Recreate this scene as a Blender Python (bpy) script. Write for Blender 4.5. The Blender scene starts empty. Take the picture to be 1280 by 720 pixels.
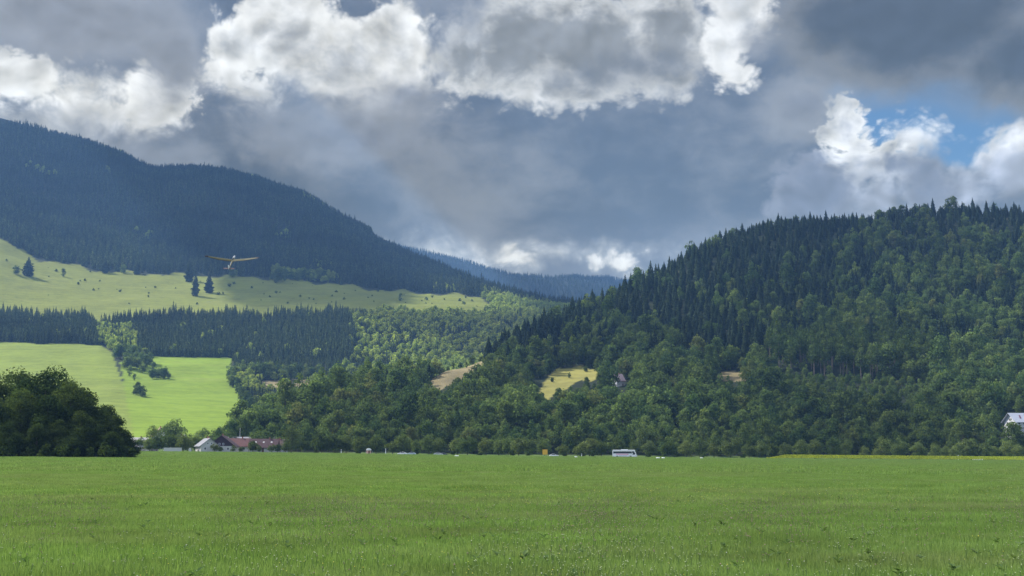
import bpy, math, random
import numpy as np
from mathutils import Vector, Matrix, Euler

random.seed(7)
RNG = np.random.default_rng(11)
R = math.radians
SC = bpy.context.scene
COL = SC.collection

# ------------------------------------------------------------------ camera
FPX = 1545.0                       # focal length in pixels of the 1280 px wide photograph
CAM_Z = 1.7
PITCH = math.atan((568 - 360) / FPX)
cd = bpy.data.cameras.new('camera'); cam = bpy.data.objects.new('camera', cd); COL.objects.link(cam)
cam.location = (0, 0, CAM_Z); cam.rotation_euler = (R(90) + PITCH, 0, 0)
cd.sensor_width = 36; cd.lens = 36 * FPX / 1280; cd.clip_start = 0.1; cd.clip_end = 60000
SC.camera = cam

# ------------------------------------------------------------------ exposure and render settings
EXPO = 0.9
SC.view_settings.view_transform = 'Standard'; SC.view_settings.look = 'None'
SC.view_settings.gamma = 1; SC.view_settings.use_curve_mapping = False
SC.view_settings.exposure = EXPO
SC.render.engine = 'CYCLES'
cy = SC.cycles
cy.max_bounces = 5; cy.diffuse_bounces = 2; cy.glossy_bounces = 2; cy.transmission_bounces = 4
cy.transparent_max_bounces = 8; cy.volume_bounces = 0
cy.use_adaptive_sampling = True; cy.adaptive_threshold = 0.015
cy.use_denoising = True

# ------------------------------------------------------------------ sun
SUN_EL, SUN_AZ = 43.0, -66.0       # elevation, azimuth from +Y towards +X
BEHIND = 0.88                       # radiance of the cloudy sky behind the camera
# the unseen shading deck overhead: share of sunlight it stops over the field, over the wooded hill, over the mountain
CLOUD_STOP = (0.04, 0.84, 0.92)
HAZE_D = 0.000082; HAZE_COL = (0.24, 0.47, 0.90); AIR = (0.06, 0.12, 0.31)
SDIR = Vector((math.sin(R(SUN_AZ)) * math.cos(R(SUN_EL)), math.cos(R(SUN_AZ)) * math.cos(R(SUN_EL)), math.sin(R(SUN_EL))))
sd = bpy.data.lights.new('sun', 'SUN'); sd.energy = 5.0; sd.angle = R(0.53); sd.color = (1.0, 0.95, 0.86)
sun = bpy.data.objects.new('sun', sd); COL.objects.link(sun)
sun.rotation_euler = SDIR.to_track_quat('Z', 'Y').to_euler(); sun.location = (0, 0, 3000)

# ------------------------------------------------------------------ node helpers
def lin(c):
    f = lambda v: (v / 255) / 12.92 if v / 255 <= 0.04045 else (((v / 255) + 0.055) / 1.055) ** 2.4
    return tuple(f(v) for v in c)
class G:
    """small builder for shader graphs"""
    def __init__(s, tree): s.t = tree; s.n = tree.nodes; s.l = tree.links
    def node(s, kind, **kw):
        n = s.n.new(kind)
        for k, v in kw.items(): setattr(n, k, v)
        return n
    def put(s, sock, v):
        if isinstance(v, bpy.types.NodeSocket): s.l.new(v, sock)
        elif v is not None:
            if hasattr(sock.default_value, '__len__') and not hasattr(v, '__len__'): v = (v,) * len(sock.default_value)
            if hasattr(v, '__len__') and len(v) == 3 and len(sock.default_value) == 4: v = tuple(v) + (1,)
            sock.default_value = v
    def m(s, op, a, b=None, c=None, clamp=False):
        n = s.node('ShaderNodeMath', operation=op, use_clamp=clamp)
        s.put(n.inputs[0], a)
        if b is not None: s.put(n.inputs[1], b)
        if c is not None: s.put(n.inputs[2], c)
        return n.outputs[0]
    def add(s, a, b): return s.m('ADD', a, b)
    def sub(s, a, b): return s.m('SUBTRACT', a, b)
    def mul(s, a, b): return s.m('MULTIPLY', a, b)
    def v(s, op, a, b=None, scale=None):
        n = s.node('ShaderNodeVectorMath', operation=op)
        s.put(n.inputs[0], a)
        if b is not None: s.put(n.inputs[1], b)
        if scale is not None: s.put(n.inputs['Scale'], scale)
        return n.outputs['Value'] if op in ('LENGTH', 'DOT_PRODUCT', 'DISTANCE') else n.outputs[0]
    def mix(s, f, a, b, blend='MIX'):
        n = s.node('ShaderNodeMix', data_type='RGBA', blend_type=blend)
        s.put(n.inputs[0], f); s.put(n.inputs[6], a); s.put(n.inputs[7], b)
        return n.outputs[2]
    def sstep(s, x, lo, hi, a=0.0, b=1.0, kind='SMOOTHSTEP'):
        n = s.node('ShaderNodeMapRange', interpolation_type=kind)
        s.put(n.inputs[0], x); s.put(n.inputs[1], lo); s.put(n.inputs[2], hi); s.put(n.inputs[3], a); s.put(n.inputs[4], b)
        return n.outputs[0]
    def noise(s, vec, scale, detail=4, rough=0.5, dist=0.0, dim='3D'):
        n = s.node('ShaderNodeTexNoise', noise_dimensions=dim); s.put(n.inputs['Vector'], vec)
        n.inputs['Scale'].default_value = scale; n.inputs['Detail'].default_value = detail
        n.inputs['Roughness'].default_value = rough; n.inputs['Distortion'].default_value = dist
        return n.outputs[0]
    def voro(s, vec, scale, detail=0, smooth=0.3):
        n = s.node('ShaderNodeTexVoronoi', feature='SMOOTH_F1', voronoi_dimensions='2D'); s.put(n.inputs['Vector'], vec)
        n.inputs['Scale'].default_value = scale; n.inputs['Detail'].default_value = detail
        n.inputs['Smoothness'].default_value = smooth; n.inputs['Roughness'].default_value = 0.55
        return n.outputs['Distance']
    def xyz(s, x, y, z=0.0):
        n = s.node('ShaderNodeCombineXYZ'); s.put(n.inputs[0], x); s.put(n.inputs[1], y); s.put(n.inputs[2], z)
        return n.outputs[0]
# ------------------------------------------------------------------ world: clear sky with layers of broken cloud, all by direction
W = bpy.data.worlds.new('World'); SC.world = W; W.use_nodes = True
g = G(W.node_tree); g.n.clear()
KS = 2 ** -EXPO
def sky_ae(px, py):
    """angles (in units of 1/1545 rad) of the direction at a photograph position"""
    u, v_ = (px - 640) / FPX, (360 - py) / FPX
    y = math.cos(PITCH) - v_ * math.sin(PITCH); z = math.sin(PITCH) + v_ * math.cos(PITCH)
    return math.atan2(u, y) * FPX, math.atan2(z, math.hypot(u, y)) * FPX
tc = g.node('ShaderNodeTexCoord').outputs['Generated']
sep = g.node('ShaderNodeSeparateXYZ'); g.put(sep.inputs[0], tc)
az = g.mul(g.m('ARCTAN2', sep.outputs[0], sep.outputs[1]), FPX)
el = g.mul(g.m('ARCSINE', sep.outputs[2]), FPX)
P = g.xyz(az, el, 0)
# noise fields in angle space (domain warped)
wv = g.node('ShaderNodeTexNoise', noise_dimensions='2D'); g.put(wv.inputs['Vector'], P); wv.inputs['Scale'].default_value = 1 / 110; wv.inputs['Detail'].default_value = 3
warp = g.v('SCALE', g.v('SUBTRACT', wv.outputs['Color'], (0.5, 0.5, 0.5)), scale=34.0)
Pw = g.v('ADD', P, warp)
def fields(Pv):
    Pv2 = g.v('MULTIPLY', Pv, (1.0, 1.25, 1.0))
    big = g.sub(g.noise(Pv2, 1 / 100, 5, 0.54, dim='2D'), 0.5)
    puff = g.sub(0.42, g.voro(Pv2, 1 / 40, 3.0, 0.4))
    fine = g.sub(0.42, g.voro(Pv2, 1 / 15, 2.0, 0.25))
    return big, puff, fine
B0, V0, F0 = fields(Pw)
def relief(Pv, z):                                        # smoother fields for the light and dark sides of the billows
    Pv2 = g.v('ADD', g.v('MULTIPLY', Pv, (1.0, 1.25, 1.0)), (z, z, 0))
    return g.add(g.mul(g.noise(Pv2, 1 / 70, 2.5, 0.5, dim='2D'), 1.0), g.mul(g.voro(Pv2, 1 / 34, 1.0, 0.6), -0.34))
emb = g.sub(relief(Pw, 0), relief(g.v('ADD', Pw, (-9.0, 15.0, 0)), 0))     # against a sample a little towards the sun
soft = g.sub(g.noise(g.v('MULTIPLY', Pw, (1.0, 1.9, 1.0)), 1 / 230, 4, 0.55, dim='2D'), 0.5)
wisp = g.sub(g.noise(g.v('ADD', g.v('MULTIPLY', Pw, (1.0, 1.5, 1.0)), (900, 300, 50)), 1 / 80, 6, 0.62, dim='2D'), 0.5)
def layer_field(blobs, amp, puff, fine=0.0):
    f = None
    for (cx, cy_, rx, ry) in blobs:
        a, e = sky_ae(cx, cy_)
        q = g.v('DIVIDE', g.v('SUBTRACT', P, (a, e, 0)), (rx, ry, 1))
        d = g.mul(g.sub(1.0, g.v('LENGTH', q)), min(rx, ry))
        if f is None: f = d
        else:
            n = g.node('ShaderNodeMath', operation='SMOOTH_MAX'); g.put(n.inputs[0], f); g.put(n.inputs[1], d); n.inputs[2].default_value = 14.0
            f = n.outputs[0]
    f = g.add(f, g.add(g.mul(B0, amp), 5.0 + 0.22 * puff))
    if puff: f = g.add(f, g.mul(V0, puff))
    if fine: f = g.add(f, g.mul(F0, fine))
    return f
def C(c): return lin(c)
sky = g.node('ShaderNodeTexSky', sky_type='NISHITA', sun_disc=False)
sky.sun_elevation = R(SUN_EL); sky.sun_rotation = R(SUN_AZ); sky.altitude = 400; sky.air_density = 1.0; sky.dust_density = 0.6
blue = g.v('MULTIPLY', g.v('SCALE', sky.outputs[0], scale=0.10), (0.62, 0.84, 1.06))
# grey-blue deck behind everything, with a window to the blue on the right
deck = g.mix(g.sstep(g.add(soft, g.mul(wisp, 0.5)), -0.22, 0.26), C((98, 114, 143)), C((138, 148, 168)))
deck = g.mix(g.sstep(el, 150, 330, 0.75, 0.0), deck, C((138, 153, 186)))
col = deck
window = layer_field([(1150, 145, 110, 46), (1215, 165, 62, 44), (1050, 118, 34, 18)], 26, 0)
col = g.mix(g.sstep(window, 0, 16), col, blue)
def layer(blobs, amp, puff, fine, edge, core, depth, sof=7.0, embk=1.0, streak=0.25, alpha=1.0, inner=0.0, under=None):
    global col
    f = layer_field(blobs, amp, puff, fine)
    c = g.mix(g.sstep(g.add(f, g.mul(wisp, depth * streak * 2)), inner, depth), C(edge), C(core))
    k = g.add(1.0, g.mul(emb, embk * 0.6))
    s0, s1 = -sof * 0.5, sof * 1.3
    s1 = g.add(s1, g.sstep(soft, .0, .16, 0.0, 26.0))     # some edges are wispy
    if under:                                             # shaded, softly dissolving underside
        ya, yb, uc, us = under; ea, eb = sky_ae(640, ya)[1], sky_ae(640, yb)[1]
        t_ = g.sstep(g.add(el, g.mul(wisp, 60.0)), eb, ea, 1.0, 0.0); c = g.mix(t_, c, C(uc)); s1 = g.add(s1, g.mul(t_, us))
    k = g.m('MAXIMUM', k, 0.35)
    c = g.v('SCALE', c, scale=k)
    col = g.mix(g.mul(g.sstep(f, s0, s1), alpha), col, c)
# distant cumulus on the right
layer([(1052, 158, 32, 44), (1088, 204, 52, 42), (1060, 225, 46, 52), (1144, 172, 48, 34), (1266, 210, 62, 56), (1310, 185, 64, 44), (1200, 246, 80, 46), (1110, 245, 80, 50)],
      16, 24, 10, (240, 243, 246), (176, 184, 202), 54, 6.0, 1.7, 0.5, under=(190, 262, (160, 170, 192), 30))
layer([(1162, 232, 36, 46), (1128, 205, 24, 20), (1015, 250, 60, 60)], 34, 26, 5, (140, 150, 173), (124, 136, 162), 40, 14.0, 0.7)
# bright cumulus above the left mountain
layer([(30, 105, 80, 40), (105, 145, 105, 46), (185, 128, 62, 46), (60, 165, 120, 44), (110, 112, 50, 30)], 20, 24, 9, (240, 242, 243), (208, 211, 217), 80, 8.0, 1.4, 0.6, under=(140, 215, (158, 167, 186), 40))
layer([(170, 205, 90, 34), (235, 190, 40, 26)], 46, 12, 0, (165, 174, 192), (140, 151, 175), 50, 26.0, 0.6, 0.3, 0.7)
# grey sheet in the upper left corner
layer([(60, 18, 240, 50), (215, 60, 50, 70)], 60, 8, 0, (176, 181, 193), (140, 147, 163), 46, 34.0, 0.5)
# bright tower left of centre
layer([(292, 70, 44, 62), (325, 118, 62, 34), (360, 40, 88, 66), (430, 80, 90, 64), (500, 60, 60, 62), (470, 130, 80, 40)],
      20, 22, 7, (236, 238, 240), (172, 178, 189), 84, 10.0, 1.2, 0.7, under=(95, 185, (138, 146, 164), 60))
layer([(430, 170, 120, 40), (350, 165, 60, 24), (500, 120, 60, 40)], 60, 16, 0, (166, 172, 186), (128, 139, 163), 52, 32.0, 0.7, 0.4, 0.8)
# large grey cloud over the centre
layer([(585, 70, 50, 56), (650, 50, 100, 72), (740, 60, 110, 70), (830, 50, 66, 78), (690, 105, 100, 34)],
      18, 18, 6, (212, 215, 220), (143, 149, 160), 46, 10.0, 1.0, 0.9)
layer([(800, 82, 90, 36), (735, 92, 60, 28)], 34, 6, 0, (146, 151, 162), (116, 125, 144), 36, 30.0, 0.4, 0.3, 0.85)
layer([(926, 10, 50, 52), (905, 62, 34, 44), (925, 90, 26, 22)], 22, 20, 6, (240, 242, 245), (200, 205, 213), 60, 10.0, 1.0)
layer([(945, 50, 26, 26), (1010, 130, 60, 40)], 40, 10, 0, (172, 178, 190), (138, 146, 164), 40, 22.0, 0.5, 0.3, 0.8)
# dark deck in the upper right
layer([(1150, 20, 190, 100), (1290, 70, 150, 78), (1040, 20, 70, 80)], 44, 8, 0, (142, 147, 158), (88, 100, 124), 66, 26.0, 0.35, 0.3)
# low bright breaks over the far ridge
layer([(560, 318, 90, 20), (640, 322, 56, 20), (700, 315, 90, 14), (775, 330, 44, 18)], 40, 20, 4, (206, 214, 226), (224, 229, 236), 24, 26.0, 0.6, 0.3, 0.75)
layer([(632, 322, 30, 12), (770, 328, 30, 11)], 18, 16, 4, (240, 242, 245), (232, 236, 242), 20, 9.0, 0.8, 0.3, 0.9)
# the part of the sky behind and above the photographer: sunlit broken cloud
outside = g.m('MAXIMUM', g.sstep(el, 620, 1250), g.sstep(g.m('ABSOLUTE', az), 900, 1900))
bright = g.mix(g.sstep(B0, -0.06, 0.12), g.v('SCALE', blue, scale=1.0), (1.0, 1.02, 1.06))
bright = g.v('SCALE', bright, scale=BEHIND)
col = g.v('SCALE', col, scale=KS)
# the valley air in front dims the low sky and adds its own blue; the cloud colours above are what is left of them after that
path = g.m('MINIMUM', g.m('DIVIDE', 1230.0, g.m('MAXIMUM', sep.outputs[2], 0.02)), 8300.0)
TR = g.m('MAXIMUM', g.m('EXPONENT', g.mul(path, -HAZE_D)), 0.3)
col = g.v('SUBTRACT', col, g.v('SCALE', AIR, scale=g.sub(1.0, TR)))
col = g.v('MAXIMUM', g.v('SCALE', col, scale=g.m('DIVIDE', 1.0, TR)), (0.01, 0.01, 0.01))
col = g.mix(outside, col, bright)
bg = g.node('ShaderNodeBackground'); g.put(bg.inputs[0], col); bg.inputs[1].default_value = 1.0
wo = g.node('ShaderNodeOutputWorld'); g.l.new(bg.outputs[0], wo.inputs[0])
W.cycles.sampling_method = 'MANUAL'; W.cycles.sample_map_resolution = 512
# ------------------------------------------------------------------ terrain
SH, CH = math.sin(PITCH), math.cos(PITCH)
def unproject(px, py, Y):
    """the point at forward distance Y seen at a photograph position"""
    u, v_ = (px - 640) / FPX, (360 - py) / FPX
    dy = CH - v_ * SH; dz = SH + v_ * CH
    return u * Y / dy, Y, CAM_Z + dz * Y / dy
def project(X, Y, Z):
    dz = Z - CAM_Z; dep = Y * CH + dz * SH
    dep = np.maximum(dep, 0.01)
    return 640 + FPX * X / dep, 360 - FPX * (-Y * SH + dz * CH) / dep
def prep(lines):
    out = []
    for ln in lines:
        p = [unproject(*q) for q in ln]
        s = np.array([a[0] / a[1] for a in p]); o = np.argsort(s)
        out.append((s[o], np.array([a[1] for a in p])[o], np.array([a[2] for a in p])[o]))
    return out
def profile(pl, s, Y):
    """height of a chain of lines (each a curve of distance and height over s = X/Y) at (s, Y)"""
    Ys = np.stack([np.interp(s, l[0], l[1]) for l in pl]); Zs = np.stack([np.interp(s, l[0], l[2]) for l in pl])
    z = Zs[0].copy()
    # monotone-ish cubic between successive lines
    n = len(pl)
    d = (Zs[1:] - Zs[:-1]) / np.maximum(Ys[1:] - Ys[:-1], 1e-3)
    mth = np.zeros_like(Zs); mth[1:-1] = np.where(d[1:] * d[:-1] > 0, 2 * d[1:] * d[:-1] / (d[1:] + d[:-1] + 1e-12), 0)
    mth[0] = d[0]; mth[-1] = d[-1]
    for i in range(n - 1):
        h = np.maximum(Ys[i + 1] - Ys[i], 1e-3); t = (Y - Ys[i]) / h; ins = (t >= 0) & (t <= 1); t = np.clip(t, 0, 1)
        v_ = (2*t**3-3*t**2+1)*Zs[i] + (t**3-2*t**2+t)*h*mth[i] + (-2*t**3+3*t**2)*Zs[i+1] + (t**3-t**2)*h*mth[i+1]
        z = np.where(ins, v_, z)
    return np.where(Y > Ys[-1], Zs[-1], z)
EDGE = [(-300, 563), (0, 563.5), (200, 564.5), (320, 565.5), (500, 568.3), (700, 570.8), (960, 573.3), (1280, 576), (1700, 578)]
NEARL = [(x, y, 560) for x, y in EDGE]
FOOT = [(x, y - 0.6, 640) for x, y in EDGE]
MEADOW_TOP = [(-500, 272, 2500), (-200, 285, 2500), (0, 298, 2480), (45, 322, 2450), (130, 338, 2450), (230, 343, 2450), (330, 346, 2450), (400, 352, 2450), (480, 362, 2450), (600, 371, 2450), (680, 385, 2450), (900, 400, 2400), (1700, 400, 2400)]
CREST = [(-700, 200, 4300), (-400, 160, 4300), (-150, 158, 4300), (0, 165, 4250), (50, 175, 4200), (100, 192, 4200), (150, 210, 4150), (185, 226, 4100), (200, 229, 4150), (230, 228, 4200), (290, 228, 4200), (320, 235, 4200), (345, 246, 4150), (380, 258, 4100), (410, 274, 4000), (440, 292, 3900), (470, 309, 3800), (490, 319, 3700), (520, 333, 3600), (560, 347, 3400), (600, 360, 3200), (640, 371, 3100), (690, 385, 3000), (800, 402, 2900), (1700, 402, 2900)]
LA = prep([
    [(-700, 590, 60), (1700, 590, 60)],
    [(-700, 612 , 60.5), (1700, 612, 60.5)],
    [(-300, 571, 300), (0, 571.0, 300), (200, 573, 300), (640, 575, 300), (1280, 580, 300), (1700, 581, 300)],
    NEARL, FOOT,
    [(-300, 551, 860), (330, 551, 860), (450, 552, 860), (1700, 553, 860)],
    [(-300, 486, 1300), (140, 488, 1300), (300, 500, 1300), (450, 505, 1300), (1700, 505, 1300)],
    [(-300, 433, 1650), (0, 431, 1650), (125, 434, 1650), (190, 446, 1640), (300, 448, 1640), (430, 452, 1640), (520, 470, 1640), (1700, 470, 1640)],
    [(-300, 396, 1960), (0, 396, 1960), (120, 401, 1960), (300, 399, 1960), (440, 398, 1960), (540, 398, 1980), (640, 405, 1980), (1700, 405, 1980)],
    MEADOW_TOP, CREST,
    [(x, y + 150 if y < 300 else y + 40, Y + 1500) for x, y, Y in CREST],
])
LC = prep([
    [(-700, 540, 5000), (1700, 540, 5000)],
    [(-700, 335, 6600), (300, 330, 6600), (400, 305, 6600), (480, 307, 6600), (520, 316, 6600), (560, 326, 6600), (600, 337, 6600), (640, 347, 6600), (690, 352, 6700), (720, 349, 6700), (760, 350, 6700), (800, 358, 6700), (900, 372, 6700), (1700, 380, 6700)],
    [(-700, 420, 8200), (1700, 420, 8200)],
])
HILL = [(200, 569, 700), (270, 562, 740), (300, 553, 770), (320, 543, 790), (340, 532, 810), (380, 512, 850), (420, 500, 880), (460, 487, 930), (500, 484, 970), (530, 477, 1000), (560, 463, 1030), (580, 460, 1060), (605, 452, 1090), (620, 443, 1110), (660, 424, 1160), (700, 405, 1220), (740, 391, 1260), (780, 373, 1300), (820, 353, 1340), (860, 328, 1380), (890, 312, 1400), (920, 299, 1420), (960, 286, 1440), (1000, 283, 1450), (1050, 283, 1460), (1090, 281, 1460), (1130, 276, 1460), (1160, 272, 1460), (1200, 271, 1460), (1280, 275, 1460), (1400, 280, 1480), (1600, 300, 1500), (1800, 320, 1500)]
def hill_mid(t, bulge):
    out = []
    for x, y, Y in HILL:
        fy = np.interp(x, [p[0] for p in EDGE], [p[1] for p in EDGE]) - 0.6
        out.append((x, fy + (y - fy) * (t + bulge), 645 + (Y - 645) * t))
    return out
LB = prep([
    [(-700, 580, 600), (1800, 600, 600)],
    [(x, y + 0.5, 648) for x, y in EDGE],
    hill_mid(0.25, 0.04), hill_mid(0.5, 0.06), hill_mid(0.75, 0.05), HILL,
    [(x, y + (568 - y) * 0.55, Y + 420) for x, y, Y in HILL],
    [(x, 640, Y + 1100) for x, y, Y in HILL],
])
def bump(X, Y, seed=0):
    z = 0
    for k, (L, A) in enumerate([(520, 1.0), (260, .55), (120, .28), (55, .12)]):
        a, b = math.sin(k * 1.7 + seed), math.cos(k * 2.3 + seed)
        z = z + A * np.sin(X / L * 2 * math.pi * (0.8 + .2 * a) + Y / L * 3.1 * b + k + seed) * np.sin(Y / L * 2 * math.pi * (0.7 + .2 * b) - X / L * 2.2 * a + 2 * k)
    return z
def height(X, Y, want_layer=False):
    X = np.asarray(X, float); Y = np.asarray(Y, float); sh = X.shape; X = X.ravel(); Y = Y.ravel()
    Yc = np.maximum(Y, 1.0); s = np.clip(X / Yc, -0.75, 0.8); Yb = Yc
    a = profile(LA, s, Yb); a = np.where(Y < 61, 0.0, a)
    a = a + bump(X, Y) * np.clip((Y - 1000) / 900, 0, 1) * 3.0
    mt = np.clip((Y - 2550) / 500, 0, 1) * np.clip((4100 - Y) / 500, 0, 1)       # gullies and spurs of the mountain flank
    a = a + mt * (26 * np.abs(np.sin(X / 210 + 1.3 * np.sin(Y / 600) + 0.6)) + 12 * np.abs(np.sin(X / 90 + Y / 300)) - 22)
    sB = s + 0.0
    b = profile(LB, sB, Yb); b = np.where((Y < 640), -200, b + bump(X, Y, 3) * np.clip((Y - 700) / 300, 0, 1) * 2.5)
    b = np.where((s < -0.27), -200, b)
    c = np.where(Y > 5000, profile(LC, s, Yb) + bump(X, Y, 5) * 8, -500)
    z = np.maximum(np.maximum(a, b), c)
    # a shallow roadside ditch and carriageway cut behind the field edge
    road = np.clip(1 - np.abs(Y - 567) / 9, 0, 1); z = z - 0.35 * np.minimum(road * 2, 1)
    lay = np.where(z < -100, 0, np.where(b >= np.maximum(a, c), 1, np.where(c >= a, 2, 0)))
    z = z.reshape(sh)
    return (z, lay.reshape(sh)) if want_layer else z
def inpoly(px, py, poly):
    inside = np.zeros(px.shape, bool); n = len(poly); j = n - 1
    for i in range(n):
        xi, yi = poly[i]; xj, yj = poly[j]
        c = ((yi > py) != (yj > py)) & (px < (xj - xi) * (py - yi) / (yj - yi + 1e-9) + xi)
        inside ^= c; j = i
    return inside
# land cover, authored over the ground as seen from the photographer's place
M_LOWER = [(-900, 425), (0, 428), (125, 431), (140, 440), (150, 470), (158, 490), (168, 520), (185, 556), (-900, 556)]
M_BRIGHT = [(150, 452), (186, 446), (288, 447), (292, 470), (306, 492), (324, 512), (310, 556), (170, 556), (158, 500)]
M_UPPER = [(-900, 240), (-200, 262), (-40, 285), (0, 299), (45, 323), (130, 339), (230, 344), (330, 347), (400, 353), (480, 363), (600, 371), (618, 382), (600, 394), (520, 390), (440, 392), (390, 397), (300, 399), (200, 398), (150, 403), (122, 412), (112, 400), (0, 396), (-900, 400)]
M_BROWN = [(326, 476), (392, 474), (392, 492), (330, 494)]
C_PATCH = [(668, 492), (678, 473), (700, 462), (742, 458), (746, 470), (724, 478), (700, 492), (680, 500)]
C_CREST = [(526, 482), (556, 464), (580, 459), (600, 449), (616, 450), (608, 462), (585, 470), (560, 483), (540, 492)]
C_SMALL = [(890, 474), (902, 464), (935, 465), (930, 478)]
def cover(X, Y, Z, lay):
    """0 forest floor, 1 pale meadow, 2 bright meadow, 3 dry slope, 4 field"""
    px, py = project(X, Y, Z)
    wob = 2.0 * np.sin(px / 11) + 1.5 * np.sin(px / 5 + 1)
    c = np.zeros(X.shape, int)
    A = lay == 0; B = lay == 1
    c[A & inpoly(px, py + wob * 0.3, M_LOWER)] = 1
    c[A & inpoly(px, py, M_BRIGHT)] = 2
    c[A & inpoly(px, py + wob, M_UPPER)] = 5
    c[A & inpoly(px, py, M_BROWN)] = 3
    c[B & inpoly(px + wob, py + wob, C_PATCH)] = 6
    c[B & (inpoly(px, py, C_CREST) | inpoly(px, py, C_SMALL))] = 3
    c[(Y < 655) | (A & (Y < 850))] = 4
    return c

# ------------------------------------------------------------------ object helpers
def mesh_from(name, verts, faces=None, quads=None, tris=None):
    me = bpy.data.meshes.new(name)
    verts = np.asarray(verts, np.float32)
    if faces is not None:
        me.from_pydata(verts.tolist(), [], faces); me.update(); return me
    parts = [(q, k) for q, k in ((quads, 4), (tris, 3)) if q is not None and len(q)]
    nl = sum(len(q) * k for q, k in parts); nf = sum(len(q) for q, k in parts)
    me.vertices.add(len(verts)); me.vertices.foreach_set('co', verts.ravel())
    me.loops.add(nl); me.loops.foreach_set('vertex_index', np.concatenate([np.asarray(q, np.int32).ravel() for q, k in parts]))
    starts = []; o = 0
    for q, k in parts:
        starts.append(o + np.arange(len(q)) * k); o += len(q) * k
    me.polygons.add(nf); me.polygons.foreach_set('loop_start', np.concatenate(starts).astype(np.int32))
    me.update(calc_edges=True)
    return me
def link(name, me, mats=(), parent=None, loc=None):
    o = bpy.data.objects.new(name, me); COL.objects.link(o)
    if me is not None:
        for m_ in (mats if isinstance(mats, (list, tuple)) else [mats]): me.materials.append(m_)
    if parent is not None: o.parent = parent
    if loc is not None: o.location = loc
    return o
def tag(o, label=None, cat=None, group=None, kind=None):
    for k, v_ in (('label', label), ('category', cat), ('group', group), ('kind', kind)):
        if v_: o[k] = v_
    return o
def material(name, color=(0.5, 0.5, 0.5), rough=0.8, metal=0.0, spec=0.3):
    m_ = bpy.data.materials.new(name); m_.use_nodes = True
    b = m_.node_tree.nodes['Principled BSDF']; b.inputs['Base Color'].default_value = (*color, 1)
    b.inputs['Roughness'].default_value = rough; b.inputs['Metallic'].default_value = metal
    b.inputs['Specular IOR Level'].default_value = spec
    return m_
def worn(name, color, rough=0.75, scale=1.5, amt=0.18, metal=0.0, spec=0.3):
    """a painted or mineral surface with slight uneven colour"""
    m_ = material(name, color, rough, metal, spec); q = G(m_.node_tree); b = q.n['Principled BSDF']
    t = q.node('ShaderNodeTexCoord').outputs['Object']
    f = q.noise(t, scale, 5, 0.6)
    q.put(b.inputs['Base Color'], q.mix(f, tuple(c * (1 - amt) for c in color), tuple(min(1, c * (1 + amt)) for c in color)))
    return m_

# ground material: the land cover comes as an attribute of the terrain
def ground_material():
    m_ = material('ground'); q = G(m_.node_tree); b = q.n['Principled BSDF']; b.inputs['Roughness'].default_value = 0.95
    b.inputs['Specular IOR Level'].default_value = 0.1
    at = q.node('ShaderNodeAttribute', attribute_name='cover').outputs['Color']
    pos = q.node('ShaderNodeNewGeometry').outputs['Position']
    n1 = q.noise(pos, 1 / 60, 6, 0.6); n2 = q.noise(pos, 1 / 9, 5, 0.65)
    n3 = q.noise(q.v('MULTIPLY', pos, (1 / 160, 1 / 14, 1 / 20)), 1.0, 5, 0.6)
    k = q.add(q.mul(q.sub(n1, 0.5), 0.9), q.add(q.mul(q.sub(n2, 0.5), 0.7), q.mul(q.sub(n3, 0.5), 0.5)))
    c = q.v('SCALE', at, scale=q.m('MAXIMUM', q.add(1.0, k), 0.3))
    c = q.mix(q.sstep(n3, 0.56, 0.72, 0, 0.22), c, (0.20, 0.17, 0.075))
    zt = q.node('ShaderNodeSeparateXYZ'); q.put(zt.inputs[0], pos)
    mow = q.m('SINE', q.add(q.mul(zt.outputs[2], 1.1), q.mul(n1, 9.0)))                   # faint mown bands along the contour
    c = q.v('SCALE', c, scale=q.add(1.0, q.mul(mow, .035)))
    c = q.mix(q.mul(q.sstep(q.noise(pos, 1 / 24, 6, .7), .62, .74), .22), c, (0.10, 0.13, 0.045))
    q.put(b.inputs['Base Color'], c)
    bp = q.node('ShaderNodeBump'); bp.inputs['Strength'].default_value = 0.5; bp.inputs['Distance'].default_value = 0.6
    q.put(bp.inputs['Height'], q.noise(pos, 1 / 2.0, 5, 0.7)); q.l.new(bp.outputs[0], b.inputs['Normal'])
    return m_
MG = ground_material()
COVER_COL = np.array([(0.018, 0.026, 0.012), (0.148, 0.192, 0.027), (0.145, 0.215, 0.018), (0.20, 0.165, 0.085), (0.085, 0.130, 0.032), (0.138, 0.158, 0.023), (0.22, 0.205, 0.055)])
SROWS = np.concatenate([np.linspace(-140, 0, 8), np.linspace(10, 540, 54), np.linspace(548, 700, 60), np.geomspace(706, 8000, 460)])
SCOLS = np.linspace(-0.66, 0.66, 620)
def sheet(name, rows):
    YY, SS = np.meshgrid(rows, SCOLS, indexing='ij')
    XX = SS * (YY + 160)
    ZZ, lay = height(XX, YY, True)
    V = np.stack([XX, YY, ZZ], -1).reshape(-1, 3); n, m_ = XX.shape
    i = (np.arange(n - 1)[:, None] * m_ + np.arange(m_ - 1)[None]).ravel()
    me = mesh_from(name, V, quads=np.stack([i, i + 1, i + m_ + 1, i + m_], 1))
    cv = COVER_COL[cover(XX, YY, ZZ, lay)]
    at = me.color_attributes.new('cover', 'FLOAT_COLOR', 'POINT')
    at.data.foreach_set('color', np.concatenate([cv, np.ones(cv.shape[:2] + (1,))], -1).astype(np.float32).ravel())
    me.polygons.foreach_set('use_smooth', np.ones(len(me.polygons), bool))
    return link(name, me, MG)
k_ = int(np.argmin(np.abs(SROWS - 655)))
tag(sheet('grass_field', SROWS[:k_ + 1]), kind='structure')
tag(sheet('hillsides', SROWS[k_:]), kind='structure')
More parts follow.
